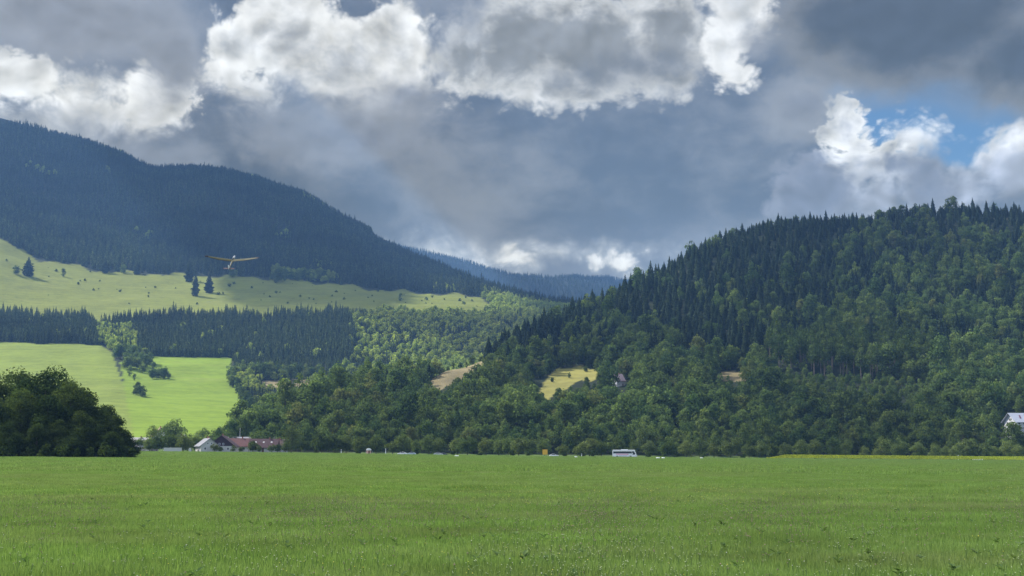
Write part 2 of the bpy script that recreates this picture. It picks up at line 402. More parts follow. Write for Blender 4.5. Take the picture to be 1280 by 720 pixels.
# ------------------------------------------------------------------ unseen cloud deck above the view, outline cut to shade field, hill and mountain
LIT_A = [(-900, 262), (-100, 275), (0, 272), (60, 276), (130, 288), (200, 308), (240, 326), (272, 336), (290, 366), (330, 396), (440, 400), (490, 388), (520, 362), (640, 362), (700, 400), (700, 480), (480, 520), (300, 560), (-900, 568)]
LIT_B = [(150, 580), (150, 500), (400, 480), (452, 470), (480, 470), (530, 468), (600, 445), (640, 428), (665, 432), (652, 452), (590, 468), (540, 490), (500, 500), (475, 520), (455, 548), (440, 571), (280, 571)]
LIT_B2 = [(650, 505), (655, 474), (672, 455), (680, 430), (705, 400), (730, 398), (738, 430), (738, 456), (765, 455), (765, 476), (725, 492), (700, 505)]
LIT_B3 = [(800, 372), (800, 340), (830, 335), (868, 318), (868, 340), (850, 352), (832, 372)]
CZ, CS = 2500.0, 34.0
def in_shade(X, Y, Z, lay):
    px, py = project(X, Y, Z)
    w = 5 * np.sin(X / 90) * np.sin(Y / 75 + 1) 
    lit = (lay == 0) & inpoly(px, py + w, LIT_A) & (Y > 590)
    lit |= (lay == 1) & (inpoly(px, py, LIT_B) | inpoly(px, py, LIT_B2) | inpoly(px, py, LIT_B3))
    lit |= (lay == 2) | (Y > 6200) | ((lay == 1) & (Y > 1750)) | ((lay == 0) & (Y > 2500) & (X > 500))
    lit |= (Y > 618) & (Y < 640) & (X > 118)
    return ~lit
def shade_cloud_deck():
    xs = np.arange(-4600, 3200, CS); ys = np.arange(-1400, 8200, CS)
    XX, YY = np.meshgrid(xs, ys, indexing='ij'); S = np.array(SDIR)
    z = np.full(XX.shape, 300.0)
    for _ in range(14):
        X = XX - S[0] / S[2] * (CZ - z); Y = YY - S[1] / S[2] * (CZ - z)
        z = z * 0.5 + 0.5 * height(X, Y)
    z, lay = height(X, Y, True)
    on = in_shade(X, Y, z, lay)  # deck cells added only where the ground below is meant to be shaded
    elv = np.degrees(np.arctan2(CZ - 40, np.hypot(XX, YY)))
    on &= ((elv > 21.8) | (YY < 0)) & (np.abs(X) < 3000)
    # distance-to-edge by repeated erosion gives the rounded top
    depth = np.zeros(on.shape); cur = on.copy()
    for k in range(5):
        depth += cur
        e = cur.copy(); e[1:] &= cur[:-1]; e[:-1] &= cur[1:]; e[:, 1:] &= cur[:, :-1]; e[:, :-1] &= cur[:, 1:]; cur = e
    n, m_ = on.shape
    # vertex lattice on cell corners
    def corner(a):
        p = np.pad(a, 1); return (p[:-1, :-1] + p[1:, :-1] + p[:-1, 1:] + p[1:, 1:]) / 4
    dc = corner(depth); X = np.concatenate([xs - CS / 2, [xs[-1] + CS / 2]]); Y = np.concatenate([ys - CS / 2, [ys[-1] + CS / 2]])
    XC, YC = np.meshgrid(X, Y, indexing='ij')
    jx = RNG.uniform(-.32, .32, XC.shape) * CS; jy = RNG.uniform(-.32, .32, XC.shape) * CS
    top = 4 + 6 * dc + RNG.uniform(0, 9, XC.shape) + 5 * np.sin(XC / 140) * np.sin(YC / 120)
    bot = -6 - 3 * dc - RNG.uniform(0, 7, XC.shape)
    NV = XC.size
    V = np.concatenate([np.stack([XC + jx, YC + jy, CZ + top], -1).reshape(-1, 3), np.stack([XC + jx, YC + jy, CZ + bot], -1).reshape(-1, 3)])
    idx = lambda i, j: i * (m_ + 1) + j
    ii, jj = np.nonzero(on)
    a, b, c, d = idx(ii, jj), idx(ii + 1, jj), idx(ii + 1, jj + 1), idx(ii, jj + 1)
    Q = [np.stack([a, b, c, d], 1), np.stack([a, d, c, b], 1) + NV]
    onp = np.pad(on, 1)
    for di, dj, (p, q_) in ((-1, 0, (a, d)), (1, 0, (c, b)), (0, -1, (b, a)), (0, 1, (d, c))):
        e = ~onp[ii + 1 + di, jj + 1 + dj]
        Q.append(np.stack([p[e], q_[e], q_[e] + NV, p[e] + NV], 1)[:, ::-1])
    me = mesh_from('shade_clouds', V, quads=np.concatenate(Q))
    m2 = bpy.data.materials.new('cloud'); m2.use_nodes = True; q = G(m2.node_tree); q.n.clear()
    t = q.node('ShaderNodeBsdfTranslucent'); t.inputs[0].default_value = (0.95, 0.96, 1, 1)
    df = q.node('ShaderNodeBsdfDiffuse'); df.inputs[0].default_value = (0.9, 0.9, 0.9, 1)
    tr = q.node('ShaderNodeBsdfTransparent')
    m3 = q.node('ShaderNodeMixShader'); m3.inputs[0].default_value = 0.35; q.l.new(t.outputs[0], m3.inputs[1]); q.l.new(df.outputs[0], m3.inputs[2])
    pos = q.node('ShaderNodeNewGeometry').outputs['Position']
    sp = q.node('ShaderNodeSeparateXYZ'); q.put(sp.inputs[0], pos)
    base = q.add(q.sstep(sp.outputs[1], 2850, 3250, CLOUD_STOP[0], CLOUD_STOP[1]), q.sstep(sp.outputs[1], 3900, 4400, 0.0, CLOUD_STOP[2] - CLOUD_STOP[1]))
    dens = q.m('MINIMUM', q.add(base, q.mul(q.sub(q.noise(pos, 1 / 330, 4, 0.6), 0.5), 0.9)), 0.96)
    dens = q.m('MAXIMUM', dens, 0.1)
    m4 = q.node('ShaderNodeMixShader'); q.put(m4.inputs[0], dens); q.l.new(tr.outputs[0], m4.inputs[1]); q.l.new(m3.outputs[0], m4.inputs[2])
    out = q.node('ShaderNodeOutputMaterial'); q.l.new(m4.outputs[0], out.inputs[0])
    o = link('shade_clouds', me, m2); tag(o, 'unseen cloud deck above the view, shaped for the shade it casts on the valley', 'shade_clouds', kind='stuff')
    return o
shade_cloud_deck()

# ------------------------------------------------------------------ the air of the valley
def haze():
    x0, x1, y0, y1, z0, z1 = -5200, 5200, -400, 8100, -60, 1230
    V = [(x, y, z) for x in (x0, x1) for y in (y0, y1) for z in (z0, z1)]
    F = [(0, 1, 3, 2), (4, 6, 7, 5), (0, 4, 5, 1), (2, 3, 7, 6), (0, 2, 6, 4), (1, 5, 7, 3)]
    me = mesh_from('haze', V, faces=F)
    m_ = bpy.data.materials.new('haze'); m_.use_nodes = True; q = G(m_.node_tree); q.n.clear()
    p = q.node('ShaderNodeVolumePrincipled'); p.inputs['Color'].default_value = HAZE_COL + (1,)
    p.inputs['Density'].default_value = HAZE_D; p.inputs['Anisotropy'].default_value = 0.0
    out = q.node('ShaderNodeOutputMaterial'); q.l.new(p.outputs[0], out.inputs['Volume'])
    tag(link('haze', me, m_), 'thin bluish haze filling the valley air', 'haze', kind='stuff')
# ------------------------------------------------------------------ trees
def leaf_material(name, c1, c2, trans=0.35, spread=0.35, tint=0.0):
    m_ = bpy.data.materials.new(name); m_.use_nodes = True; q = G(m_.node_tree); q.n.clear()
    oi = q.node('ShaderNodeObjectInfo'); at = q.node('ShaderNodeAttribute', attribute_name='tone').outputs['Fac']
    f = q.add(q.mul(oi.outputs['Random'], 0.62), q.mul(at, 0.38))
    pos = q.node('ShaderNodeNewGeometry').outputs['Position']
    c = q.mix(f, c1, c2)
    wn = q.noise(pos, 1 / 45, 3, 0.6)
    wl = q.noise(pos, 1 / 260, 3, 0.55); c = q.v('SCALE', c, scale=q.sstep(wl, .36, .64, .68, 1.3))
    c = q.mix(q.sstep(wn, .35, .7, 0, .5), c, q.v('MULTIPLY', c, (1.35, 1.2, .9)))
    c = q.mix(q.mul(q.sstep(oi.outputs['Random'], .94, .99), tint), c, (.13, .095, .045))
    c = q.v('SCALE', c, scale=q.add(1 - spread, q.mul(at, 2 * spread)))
    d = q.node('ShaderNodeBsdfDiffuse'); q.put(d.inputs[0], c)
    t = q.node('ShaderNodeBsdfTranslucent'); q.put(t.inputs[0], q.v('MULTIPLY', c, (1.25, 1.35, 0.75)))
    mx = q.node('ShaderNodeMixShader'); mx.inputs[0].default_value = trans
    q.l.new(d.outputs[0], mx.inputs[1]); q.l.new(t.outputs[0], mx.inputs[2])
    out = q.node('ShaderNodeOutputMaterial'); q.l.new(mx.outputs[0], out.inputs[0])
    return m_
ML_BROAD = leaf_material('broadleaf_foliage', (0.026, 0.058, 0.027), (0.122, 0.160, 0.055), 0.44, 0.55, 0.3)
ML_FARB = leaf_material('far_foliage', (0.12, 0.17, 0.045), (0.26, 0.30, 0.085), 0.5, 0.5)
ML_DARK = leaf_material('dark_foliage', (0.022, 0.042, 0.016), (0.075, 0.105, 0.032), 0.28, 0.6)
ML_ROAD = leaf_material('roadside_foliage', (0.055, 0.095, 0.035), (0.165, 0.200, 0.075), 0.38, 0.45)
ML_FARFIR = leaf_material('far_spruce_needles', (0.024, 0.044, 0.026), (0.070, 0.092, 0.045), 0.3, 0.5)
ML_FIR = leaf_material('spruce_needles', (0.013, 0.028, 0.018), (0.050, 0.070, 0.036), 0.2, 0.45)
ML_SHRUB = leaf_material('shrub_leaves', (0.03, 0.055, 0.018), (0.07, 0.10, 0.035), 0.35, 0.4)
def bark(name, c):
    m_ = worn(name, c, 0.9, 3.0, 0.35); return m_
MB_BROWN = bark('grey_brown_bark', (0.09, 0.07, 0.055)); MB_PINE = bark('pale_bark', (0.17, 0.14, 0.115))

def leaf_quads(C, N, size, rng, fold=0.0):
    """one small quad per centre C, its plane roughly facing N"""
    n = len(C); N = N / np.maximum(np.linalg.norm(N, axis=1, keepdims=True), 1e-6)
    t = rng.normal(size=(n, 3)); u = np.cross(N, t); u /= np.maximum(np.linalg.norm(u, axis=1, keepdims=True), 1e-6); w = np.cross(N, u)
    s = (size * rng.uniform(0.55, 1.35, n))[:, None]; a = s * rng.uniform(0.6, 1.0, n)[:, None]
    P = np.stack([C - u * s * .5, C - w * a * .5 + u * s * .08, C + u * s * .5, C + w * a * .5 - u * s * .06], 1)
    return P.reshape(-1, 3)
def add_tone(me, tone, per):
    at = me.attributes.new('tone', 'FLOAT', 'FACE'); at.data.foreach_set('value', np.asarray(tone, np.float32))
def broad_crown(rng, h=10.0, w=8.0, base=2.2, n=900, size=0.9, nl=18, lobe=(0.2, 0.34), name='crown'):
    """irregular crown of overlapping leaf lobes, with gaps between them"""
    ch = h - base; cz = base + ch * 0.52
    L = []
    for i in range(nl):
        v = rng.normal(size=3); v /= np.linalg.norm(v); f = rng.uniform(.40, .80)
        x, y, zz = v * f; taper = 1.0 - .28 * max(0, zz) / .8
        L.append((x * w / 2 * taper, y * w / 2 * taper, cz + zz * ch / 2, rng.uniform(*lobe) * min(w, ch) * (1.0 if zz < .4 else .85)))
    L.append((0, 0, cz, 0.30 * min(w, ch))); L.append((rng.uniform(-.08, .08) * w, rng.uniform(-.08, .08) * w, h - 0.16 * ch, 0.15 * min(w, ch)))
    L = np.array(L)
    wgt = L[:, 3] ** 2; k = rng.choice(len(L), n, p=wgt / wgt.sum())
    d = rng.normal(size=(n, 3)); d /= np.linalg.norm(d, axis=1, keepdims=True); d[:, 2] = np.where(d[:, 2] < -0.3, -d[:, 2] * 0.6, d[:, 2])
    rad = L[k, 3][:, None] * rng.uniform(0.62, 1.08, (n, 1)) * np.array([1, 1, 0.8])
    C_ = L[k, :3] + d * rad
    lo, hi = np.percentile(C_[:, 2], 0.5), np.percentile(C_[:, 2], 99.8)
    C_[:, 2] = base * .8 + (C_[:, 2] - lo) * (h - base * .8) / (hi - lo); C_[:, 2] = np.maximum(C_[:, 2], base * .5)
    tone_l = rng.uniform(0.15, 0.95, len(L)); tone = np.clip(tone_l[k] * 0.6 + rng.uniform(0, 0.4, n), 0, 1)
    N = d + rng.normal(size=(n, 3)) * 0.55
    V = leaf_quads(C_, N, size, rng)
    q = np.arange(n * 4).reshape(n, 4)
    me = mesh_from(name, V, quads=q); add_tone(me, tone, 1)
    return me, L
def tube(pts, rad, seg=6):
    V = []; F = []
    pts = [Vector(p) for p in pts]
    for i, p in enumerate(pts):
        d = (pts[min(i + 1, len(pts) - 1)] - pts[max(i - 1, 0)]).normalized()
        u = d.orthogonal().normalized(); w = d.cross(u)
        for k in range(seg):
            a = 2 * math.pi * k / seg; V.append(p + (u * math.cos(a) + w * math.sin(a)) * rad[i])
    for i in range(len(pts) - 1):
        for k in range(seg):
            a, b = i * seg + k, i * seg + (k + 1) % seg; F.append((a, b, b + seg, a + seg))
    F.append(tuple(range(seg))[::-1]); F.append(tuple(range((len(pts) - 1) * seg, len(pts) * seg)))
    return [tuple(v_) for v_ in V], F
def join(parts):
    V = []; F = []
    for v_, f in parts:
        o = len(V); V += v_; F += [tuple(i + o for i in q) for q in f]
    return V, F
def broad_trunk(rng, L, h, base, r):
    top = Vector((rng.uniform(-.3, .3), rng.uniform(-.3, .3), base + (h - base) * 0.55))
    mid = Vector((rng.uniform(-.2, .2), rng.uniform(-.2, .2), base))
    parts = [tube([(0, 0, -0.8), (0, 0, 0.15), mid * 0.5, mid, top], [r * 1.5, r * 1.2, r * .95, r * .8, r * .35])]
    for i in rng.choice(len(L), min(7, len(L)), replace=False):
        e = Vector(L[i, :3]); s = mid.lerp(top, rng.uniform(0.0, .7))
        parts.append(tube([s, s.lerp(e, .55) + Vector((0, 0, .25)), e], [r * .5, r * .3, r * .1], 5))
    V, F = join(parts); return mesh_from('trunk', V, faces=F)
def fir_crown(rng, h=20.0, w=5.5, base=1.5, levels=26, per=9, dead=0.0, name='crown', ragged=0.25):
    """tiers of drooping branches that shorten to a thin leader"""
    V = []; T = []; tone = []
    for i in range(levels):
        f = i / (levels - 1); z = base + (h - base) * (f ** 0.92); r = w / 2 * (1 - f) ** 0.70 * rng.uniform(1 - ragged, 1.08) + 0.06
        if f < 0.12: r *= 0.6 + 3 * f
        m_ = max(4, int(per * (0.45 + 0.55 * (1 - f)))); a0 = rng.uniform(0, 6.28)
        for j in range(m_):
            a = a0 + 2 * math.pi * (j + rng.uniform(-.3, .3)) / m_; rr = r * rng.uniform(0.7, 1.18); dr = rr * rng.uniform(.25, .5)
            ca, sa = math.cos(a), math.sin(a); hw = max(0.16, rr * rng.uniform(.24, .38))
            up = (h - base) / levels * 1.15
            o = len(V)
            V += [(0, 0, z + up * .6), (ca * rr * .55 - sa * hw, sa * rr * .55 + ca * hw, z - dr * .3), (ca * rr, sa * rr, z - dr * rng.uniform(.5, .9)),
                  (ca * rr * .55 + sa * hw, sa * rr * .55 - ca * hw, z - dr * .3), (ca * rr * .62, sa * rr * .62, z - dr * 1.1 - up * .45)]
            T += [(o, o + 1, o + 2), (o, o + 2, o + 3), (o + 1, o + 4, o + 2), (o + 2, o + 4, o + 3)]
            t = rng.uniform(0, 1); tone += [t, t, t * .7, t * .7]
    o = len(V); V += [(-.09, 0, h - .9), (.09, 0, h - .9), (0, 0, h + .1), (0, .09, h - .9)]; T += [(o, o + 1, o + 2), (o + 1, o + 3, o + 2)]; tone += [.5, .5]
    me = mesh_from(name, V, tris=np.array(T)); add_tone(me, tone, 1); return me
def fir_trunk(rng, h, r, name='trunk'):
    V, F = tube([(0, 0, -1.2), (0, 0, .2), (rng.uniform(-.1, .1), 0, h * .5), (0, 0, h * .93)], [r * 1.4, r * 1.1, r * .7, r * .1], 6)
    return mesh_from(name, V, faces=F)

class Kind: pass
PROTO = {}
def proto(key, crown, trunk, h, w, leafmat, barkmat):
    crown.materials.append(leafmat); trunk.materials.append(barkmat)
    PROTO.setdefault(key, []).append((crown, trunk, h, w))
r_ = np.random.default_rng(5)
for i in range(6):            # far and mid-distance broadleaf
    h, w = [(14, 11), (16.5, 11), (12, 11.5), (18, 11.5), (13, 8.5), (15, 12.5)][i]
    c, L = broad_crown(r_, h, w, 1.6, 1500, [.95, .85, 1.05, .95, .8, .9][i], [22, 30, 16, 26, 20, 34][i], lobe=[(.16, .28), (.13, .25), (.2, .32), (.14, .26), (.16, .3), (.12, .24)][i]); proto('broad', c, broad_trunk(r_, L, h, 2.4, .26), h, w, ML_BROAD, MB_BROWN)
for i in range(4):            # roadside and village trees, 600 m off
    h, w = [(10, 9), (9, 10), (12, 9), (8, 8.5)][i]
    c, L = broad_crown(r_, h, w, 1.7, 3200, 0.5, 26); proto('road', c, broad_trunk(r_, L, h, 1.9, .22), h, w, ML_ROAD, MB_BROWN)
for i in range(4):            # the copse at the left edge of the field
    h, w = [(18, 13), (17, 11), (15, 12), (12, 9)][i]
    c, L = broad_crown(r_, h, w, 0.3, 15000, 0.38, 60, lobe=(.10, .24)); proto('copse', c, broad_trunk(r_, L, h, 1.6, .34), h, w, ML_DARK, MB_BROWN)
for i in range(3):
    h, w = [(3.2, 5), (4.2, 5), (2.6, 4)][i]
    c, L = broad_crown(r_, h, w, 0.2, 500, 0.5, 12); proto('shrub', c, broad_trunk(r_, L, h, .4, .08), h, w, ML_SHRUB, MB_BROWN)
for i in range(4):            # spruces
    h, w = [(20, 11.5), (18, 9.6), (21, 10.4), (16, 11.0)][i]
    proto('fir', fir_crown(r_, h, w, 1.5, 24, 9), fir_trunk(r_, h, .26), h, w, ML_FIR, MB_BROWN)
for i in range(3):            # far spruces
    h, w = [(19, 8.8), (17, 8.0), (20, 8.6)][i]
    proto('farfir', fir_crown(r_, h, w, 1.5, 11, 6), fir_trunk(r_, h, .26), h, w, ML_FARFIR, MB_BROWN)
for i in range(3):            # tall trees with bare lower stems
    h, w = [(25, 9.5), (24, 9), (27, 10)][i]
    c, L = broad_crown(r_, h, w, h * .52, 900, 0.95, 14); proto('bare', c, fir_trunk(r_, h, .34), h, w, ML_DARK, MB_PINE)
for i in range(3):            # far broadleaf (young forest across the valley)
    h, w = [(12, 11), (13, 10), (11, 11.5)][i]
    c, L = broad_crown(r_, h, w, 1.4, 420, 1.5, 12); proto('farbroad', c, broad_trunk(r_, L, h, 2.4, .26), h, w, ML_FARB, MB_BROWN)

def plant(key, i, x, y, z, s, rot, label, cat, group, name=None, sz=None):
    """one tree: an empty at the foot of the stem with its trunk and crown as children"""
    crown, trunk, h, w = PROTO[key][i % len(PROTO[key])]
    nm = name or {'fir': 'spruce_tree', 'farfir': 'spruce_tree', 'bare': 'tall_pine_tree', 'shrub': 'shrub'}.get(key, 'broadleaf_tree')
    e = bpy.data.objects.new(nm, None); COL.objects.link(e); e.location = (x, y, z); e.scale = (s, s, sz or s); e.rotation_euler = (0, 0, rot)
    e.empty_display_size = 0.5
    tag(e, label, cat, group)
    link('trunk', trunk, (), e); c = link('crown', crown, (), e)
    return e, c
SRC = {}
def scatter(name, key, pts, label, cat):
    """a wood too far off or too dense to count: one object whose points carry trees"""
    pts = np.asarray(pts); pts = np.column_stack([pts, pts[:, 3] * RNG.uniform(.82, 1.22, len(pts))])    # x y z scale rot height-scale
    me = mesh_from(name, pts[:, :3], quads=np.zeros((0, 4), int)) if False else bpy.data.meshes.new(name)
    n = len(pts); me.vertices.add(n); me.vertices.foreach_set('co', pts[:, :3].astype(np.float32).ravel())
    for nm_, col_ in (('sc', 3), ('rt', 4), ('zs', 5)):
        a = me.attributes.new(nm_, 'FLOAT', 'POINT'); a.data.foreach_set('value', pts[:, col_].astype(np.float32))
    k = len(PROTO[key]); a = me.attributes.new('pick', 'INT', 'POINT'); a.data.foreach_set('value', RNG.integers(0, k, n).astype(np.int32))
    o = link(name, me)
    ng = bpy.data.node_groups.new(name, 'GeometryNodeTree')
    ng.interface.new_socket('Geometry', in_out='INPUT', socket_type='NodeSocketGeometry'); ng.interface.new_socket('Geometry', in_out='OUTPUT', socket_type='NodeSocketGeometry')
    N = ng.nodes; Lk = ng.links; gi = N.new('NodeGroupInput'); go = N.new('NodeGroupOutput')
    jn = N.new('GeometryNodeJoinGeometry')
    for i in range(k):
        cr, tr = SRC[key][i]
        j2 = N.new('GeometryNodeJoinGeometry')
        for src in (cr, tr):
            oi = N.new('GeometryNodeObjectInfo'); oi.transform_space = 'ORIGINAL'; oi.inputs['Object'].default_value = src; oi.inputs['As Instance'].default_value = False
            Lk.new(oi.outputs['Geometry'], j2.inputs[0])
        gt = N.new('GeometryNodeGeometryToInstance'); Lk.new(j2.outputs[0], gt.inputs[0]); Lk.new(gt.outputs[0], jn.inputs[0])
    ip = N.new('GeometryNodeInstanceOnPoints'); Lk.new(gi.outputs[0], ip.inputs['Points']); Lk.new(jn.outputs[0], ip.inputs['Instance'])
    ip.inputs['Pick Instance'].default_value = True
    def named(nm_, ty):
        a = N.new('GeometryNodeInputNamedAttribute'); a.data_type = ty; a.inputs['Name'].default_value = nm_
        return a.outputs[0]
    Lk.new(named('pick', 'INT'), ip.inputs['Instance Index']); cs_ = N.new('ShaderNodeCombineXYZ'); w_ = named('sc', 'FLOAT'); Lk.new(w_, cs_.inputs[0]); Lk.new(w_, cs_.inputs[1]); Lk.new(named('zs', 'FLOAT'), cs_.inputs[2]); Lk.new(cs_.outputs[0], ip.inputs['Scale'])
    cx = N.new('ShaderNodeCombineXYZ'); Lk.new(named('rt', 'FLOAT'), cx.inputs[2])
    er = N.new('FunctionNodeEulerToRotation'); Lk.new(cx.outputs[0], er.inputs[0]); Lk.new(er.outputs[0], ip.inputs['Rotation'])
    Lk.new(ip.outputs[0], go.inputs[0])
    md = o.modifiers.new('scatter', 'NODES'); md.node_group = ng
    tag(o, label, cat, kind='stuff'); return o
# ------------------------------------------------------------------ where the trees stand
AR, AS = np.concatenate([np.linspace(20, 700, 90), np.geomspace(705, 9000, 420)]), np.linspace(-.52, .52, 700)
_Y, _S = np.meshgrid(AR, AS, indexing='ij')
_ang = (height(_S * _Y, _Y) + 0 - CAM_Z) / _Y
_run = np.maximum.accumulate(_ang, axis=0)
def seen(X, Y, top):
    """does a thing whose tip is at height top show over the ground in front of it?"""
    i = np.clip(np.searchsorted(AR, Y) - 2, 0, len(AR) - 1); j = np.clip(np.round((X / Y - AS[0]) / (AS[1] - AS[0])).astype(int), 0, len(AS) - 1)
    return (top - CAM_Z) / Y > _run[i, j]
def lattice(x0, x1, y0, y1, d, rng):
    xs = np.arange(x0, x1, d); ys = np.arange(y0, y1, d)
    X, Y = np.meshgrid(xs, ys); X = X + rng.uniform(-.42, .42, X.shape) * d; Y = Y + rng.uniform(-.42, .42, X.shape) * d
    return X.ravel(), Y.ravel()
def vnoise(X, Y, L, seed):
    r = np.random.default_rng(seed); T = r.uniform(0, 1, (64, 64)); u = X / L + 1000; v_ = Y / L + 1000
    i = np.floor(u).astype(int); j = np.floor(v_).astype(int); a = u - i; b = v_ - j; a = a*a*(3-2*a); b = b*b*(3-2*b)
    t = lambda p, q: T[p % 64, q % 64]
    return (t(i, j)*(1-a) + t(i+1, j)*a)*(1-b) + (t(i, j+1)*(1-a) + t(i+1, j+1)*a)*b
rf = np.random.default_rng(21)
OPEN = [[(674, 485), (684, 472), (702, 463), (738, 460), (741, 468), (722, 474), (700, 485), (682, 492)], [(538, 476), (558, 465), (582, 460), (600, 452), (606, 456), (582, 466), (560, 476), (544, 482)],
        [(897, 472), (905, 466), (928, 466), (925, 475)], [(765, 488), (773, 478), (788, 478), (787, 487)], [(1262, 530), (1272, 517), (1300, 516), (1300, 534), (1264, 534)]]
TREES = []          # (kind key, X, Y, Z, scale, px, py, layer)
def grow(X, Y, fkey, keep=None):
    Z, lay = height(X, Y, True); px, py = project(X, Y, Z)
    ok = (px > -60) & (px < 1340) & (cover(X, Y, Z, lay) == 0) & seen(X, Y, Z + 16)
    if keep is not None: ok &= keep(X, Y, Z, px, py, lay)
    X, Y, Z, px, py, lay = (a[ok] for a in (X, Y, Z, px, py, lay))
    key, sc = fkey(X, Y, Z, px, py, lay)
    hit = np.zeros(len(X), bool)                    # nothing stands in front of the clearings and the houses among the trees
    for f_ in (0.15, .35, .6, .8, 1.0):
        hh = sc * np.array([PROTO[k][0][2] for k in key]) * f_
        for dx in (-4, 4):
            qx, qy = project(X + dx, Y, Z + hh)
            for P_ in OPEN: hit |= (lay == 1) & inpoly(qx, qy, P_)
    ok = ~hit; X, Y, Z, px, py, lay, key, sc = (a[ok] for a in (X, Y, Z, px, py, lay, key, sc))
    for row in zip(key, X, Y, Z, sc, px, py, lay): TREES.append(row)

# ---- the wooded hill on the right
BAREZ = [(960, 440), (1170, 440), (1175, 470), (1100, 478), (960, 466)]      # edge of the tall stand
YOUNG = [(965, 462), (1060, 474), (1160, 480), (1185, 500), (1130, 530), (1020, 512), (950, 490)]
def hill_keys(X, Y, Z, px, py, lay):
    n = vnoise(X, Y, 70, 1) * .6 + vnoise(X, Y, 24, 2) * .4
    p = np.interp(py, [270, 330, 400, 440, 470, 520], [.80, .80, .68, .50, .16, .06])
    p = np.where((px > 1040) & (py < 420) & (py > 300), p - .22, p)
    p = np.where((px < 720) & (py > 400) & (py < 450), .75, p)
    p = np.where((px > 850) & (px < 1010) & (py > 400) & (py < 455), .8, p)
    p = np.where((px < 460), .08, p)
    p = np.where((px > 440) & (px < 640) & (py > 455) & (py < 500), .35, p)
    fir = rf.uniform(.15, .85, len(X)) * .55 + n * .45 < p * .8 + .08
    key = np.where(fir, 'fir', 'broad').astype(object)
    sc = np.where(fir, np.clip(rf.normal(.71, .21, len(X)), .34, 1.2) * np.interp(py, [300, 360], [.82, 1.0]), np.clip(rf.normal(.92, .27, len(X)), .4, 1.6))
    bz = inpoly(px, py, BAREZ); key[bz & (rf.uniform(size=len(X)) < .7)] = 'bare'; sc = np.where(key == 'bare', rf.uniform(.8, 1.05, len(X)), sc)
    yg = inpoly(px, py, YOUNG); sc = np.where(yg & (key != 'bare'), rf.uniform(.35, .55, len(X)), sc)
    near_clear = inpoly(px, py, [(640, 470), (760, 455), (760, 500), (640, 510)]); sc = np.where(near_clear, sc * .8, sc)
    front = inpoly(px, py, [(660, 484), (760, 474), (760, 510), (655, 510)]); sc = np.where(front, rf.uniform(.4, .6, len(X)), sc)
    low = Y < 700; sc = np.where(low, rf.uniform(.55, .95, len(X)), sc)
    return key, sc
HOUSE_KEEP = []     # (px0, px1, Y, gap): glades round the houses among the trees
def off_glades(X, Y, px):
    ok = np.ones(X.shape, bool)
    for a, b, Yh, back in HOUSE_KEEP: ok &= ~((px > a) & (px < b) & (Y < Yh + back) & (Y > Yh - 9))
    return ok
HOUSE_KEEP += [(755, 790, 900, 16), (1243, 1345, 712, 16)]
X, Y = lattice(-420, 820, 646, 1560, 8.0, rf)
def keep_hill(X, Y, Z, px, py, lay):
    k = (lay == 1) & off_glades(X, Y, px)
    k &= ~((px > 655) & (px < 745) & (py > 476) & (py < 492) & (Y > 800) & (rf.uniform(size=len(X)) < .6))
    return k
grow(X, Y, hill_keys, keep_hill)

# ---- across the valley: strips of spruce, young mixed wood, the forested mountain
STRIP = [(-900, 393), (0, 393), (118, 400), (126, 404), (210, 397), (300, 395), (434, 394), (446, 420), (440, 452), (300, 448), (190, 446), (145, 441), (128, 431), (0, 430), (-900, 430)]
def strip_keys(X, Y, Z, px, py, lay):
    edge = (px > 120) & (px < 170) & (py > 412)
    b = (edge & (rf.uniform(size=len(X)) < .7)) | (rf.uniform(size=len(X)) < .012)
    return np.where(b, 'farbroad', 'farfir').astype(object), np.where(b, rf.uniform(.8, 1.2, len(X)), np.clip(rf.normal(.92, .14, len(X)), .5, 1.3))
X, Y = lattice(-900, -180, 1500, 2150, 6.4, rf)
grow(X, Y, strip_keys, lambda X, Y, Z, px, py, lay: (lay == 0) & inpoly(px, py, STRIP) & (Y < 2250))
def mixed_keys(X, Y, Z, px, py, lay):
    n = vnoise(X, Y, 90, 7); b = n + rf.uniform(-.25, .25, len(X)) > np.interp(py, [380, 430, 450, 470], [.30, .30, .55, .55])
    return np.where(b, 'farbroad', 'farfir').astype(object), np.where(b, rf.uniform(.65, 1.15, len(X)), rf.uniform(.45, .8, len(X)))
X, Y = lattice(-420, 420, 860, 2500, 8.0, rf)
grow(X, Y, mixed_keys, lambda X, Y, Z, px, py, lay: (lay == 0) & ~inpoly(px, py, STRIP) & ~inpoly(px, py, M_UPPER) & (px > 290) & (py > 376) & (Y < 2460))
def mount_keys(X, Y, Z, px, py, lay):
    n = vnoise(X, Y, 140, 9); b = (n + rf.uniform(-.2, .2, len(X)) > 1.02) | ((px > 340) & (px < 420) & (py > 335) & (Y < 2560)) | ((px > 600) & (Y < 2700) & (rf.uniform(size=len(X)) < .75))
    return np.where(b, 'farbroad', 'farfir').astype(object), np.where(b, rf.uniform(.8, 1.2, len(X)), np.clip(rf.normal(.85, .17, len(X)), .45, 1.3) * np.where(Y < 2750, 1.35, 1))
X, Y = lattice(-1500, 420, 2380, 4400, 10.5, rf)
grow(X, Y, mount_keys, lambda X, Y, Z, px, py, lay: (lay == 0) & ~inpoly(px, py, M_UPPER) & ~inpoly(px, py, STRIP) & ((py < 376) | (Y > 2460)))
X, Y = lattice(-1000, 900, 6000, 6750, 19, rf)
grow(X, Y, lambda X, Y, Z, px, py, lay: (np.full(len(X), 'farfir', object), rf.uniform(.9, 1.3, len(X))), lambda X, Y, Z, px, py, lay: (lay == 2) & (px > 440) & (px < 860))
print('forest trees', len(TREES))

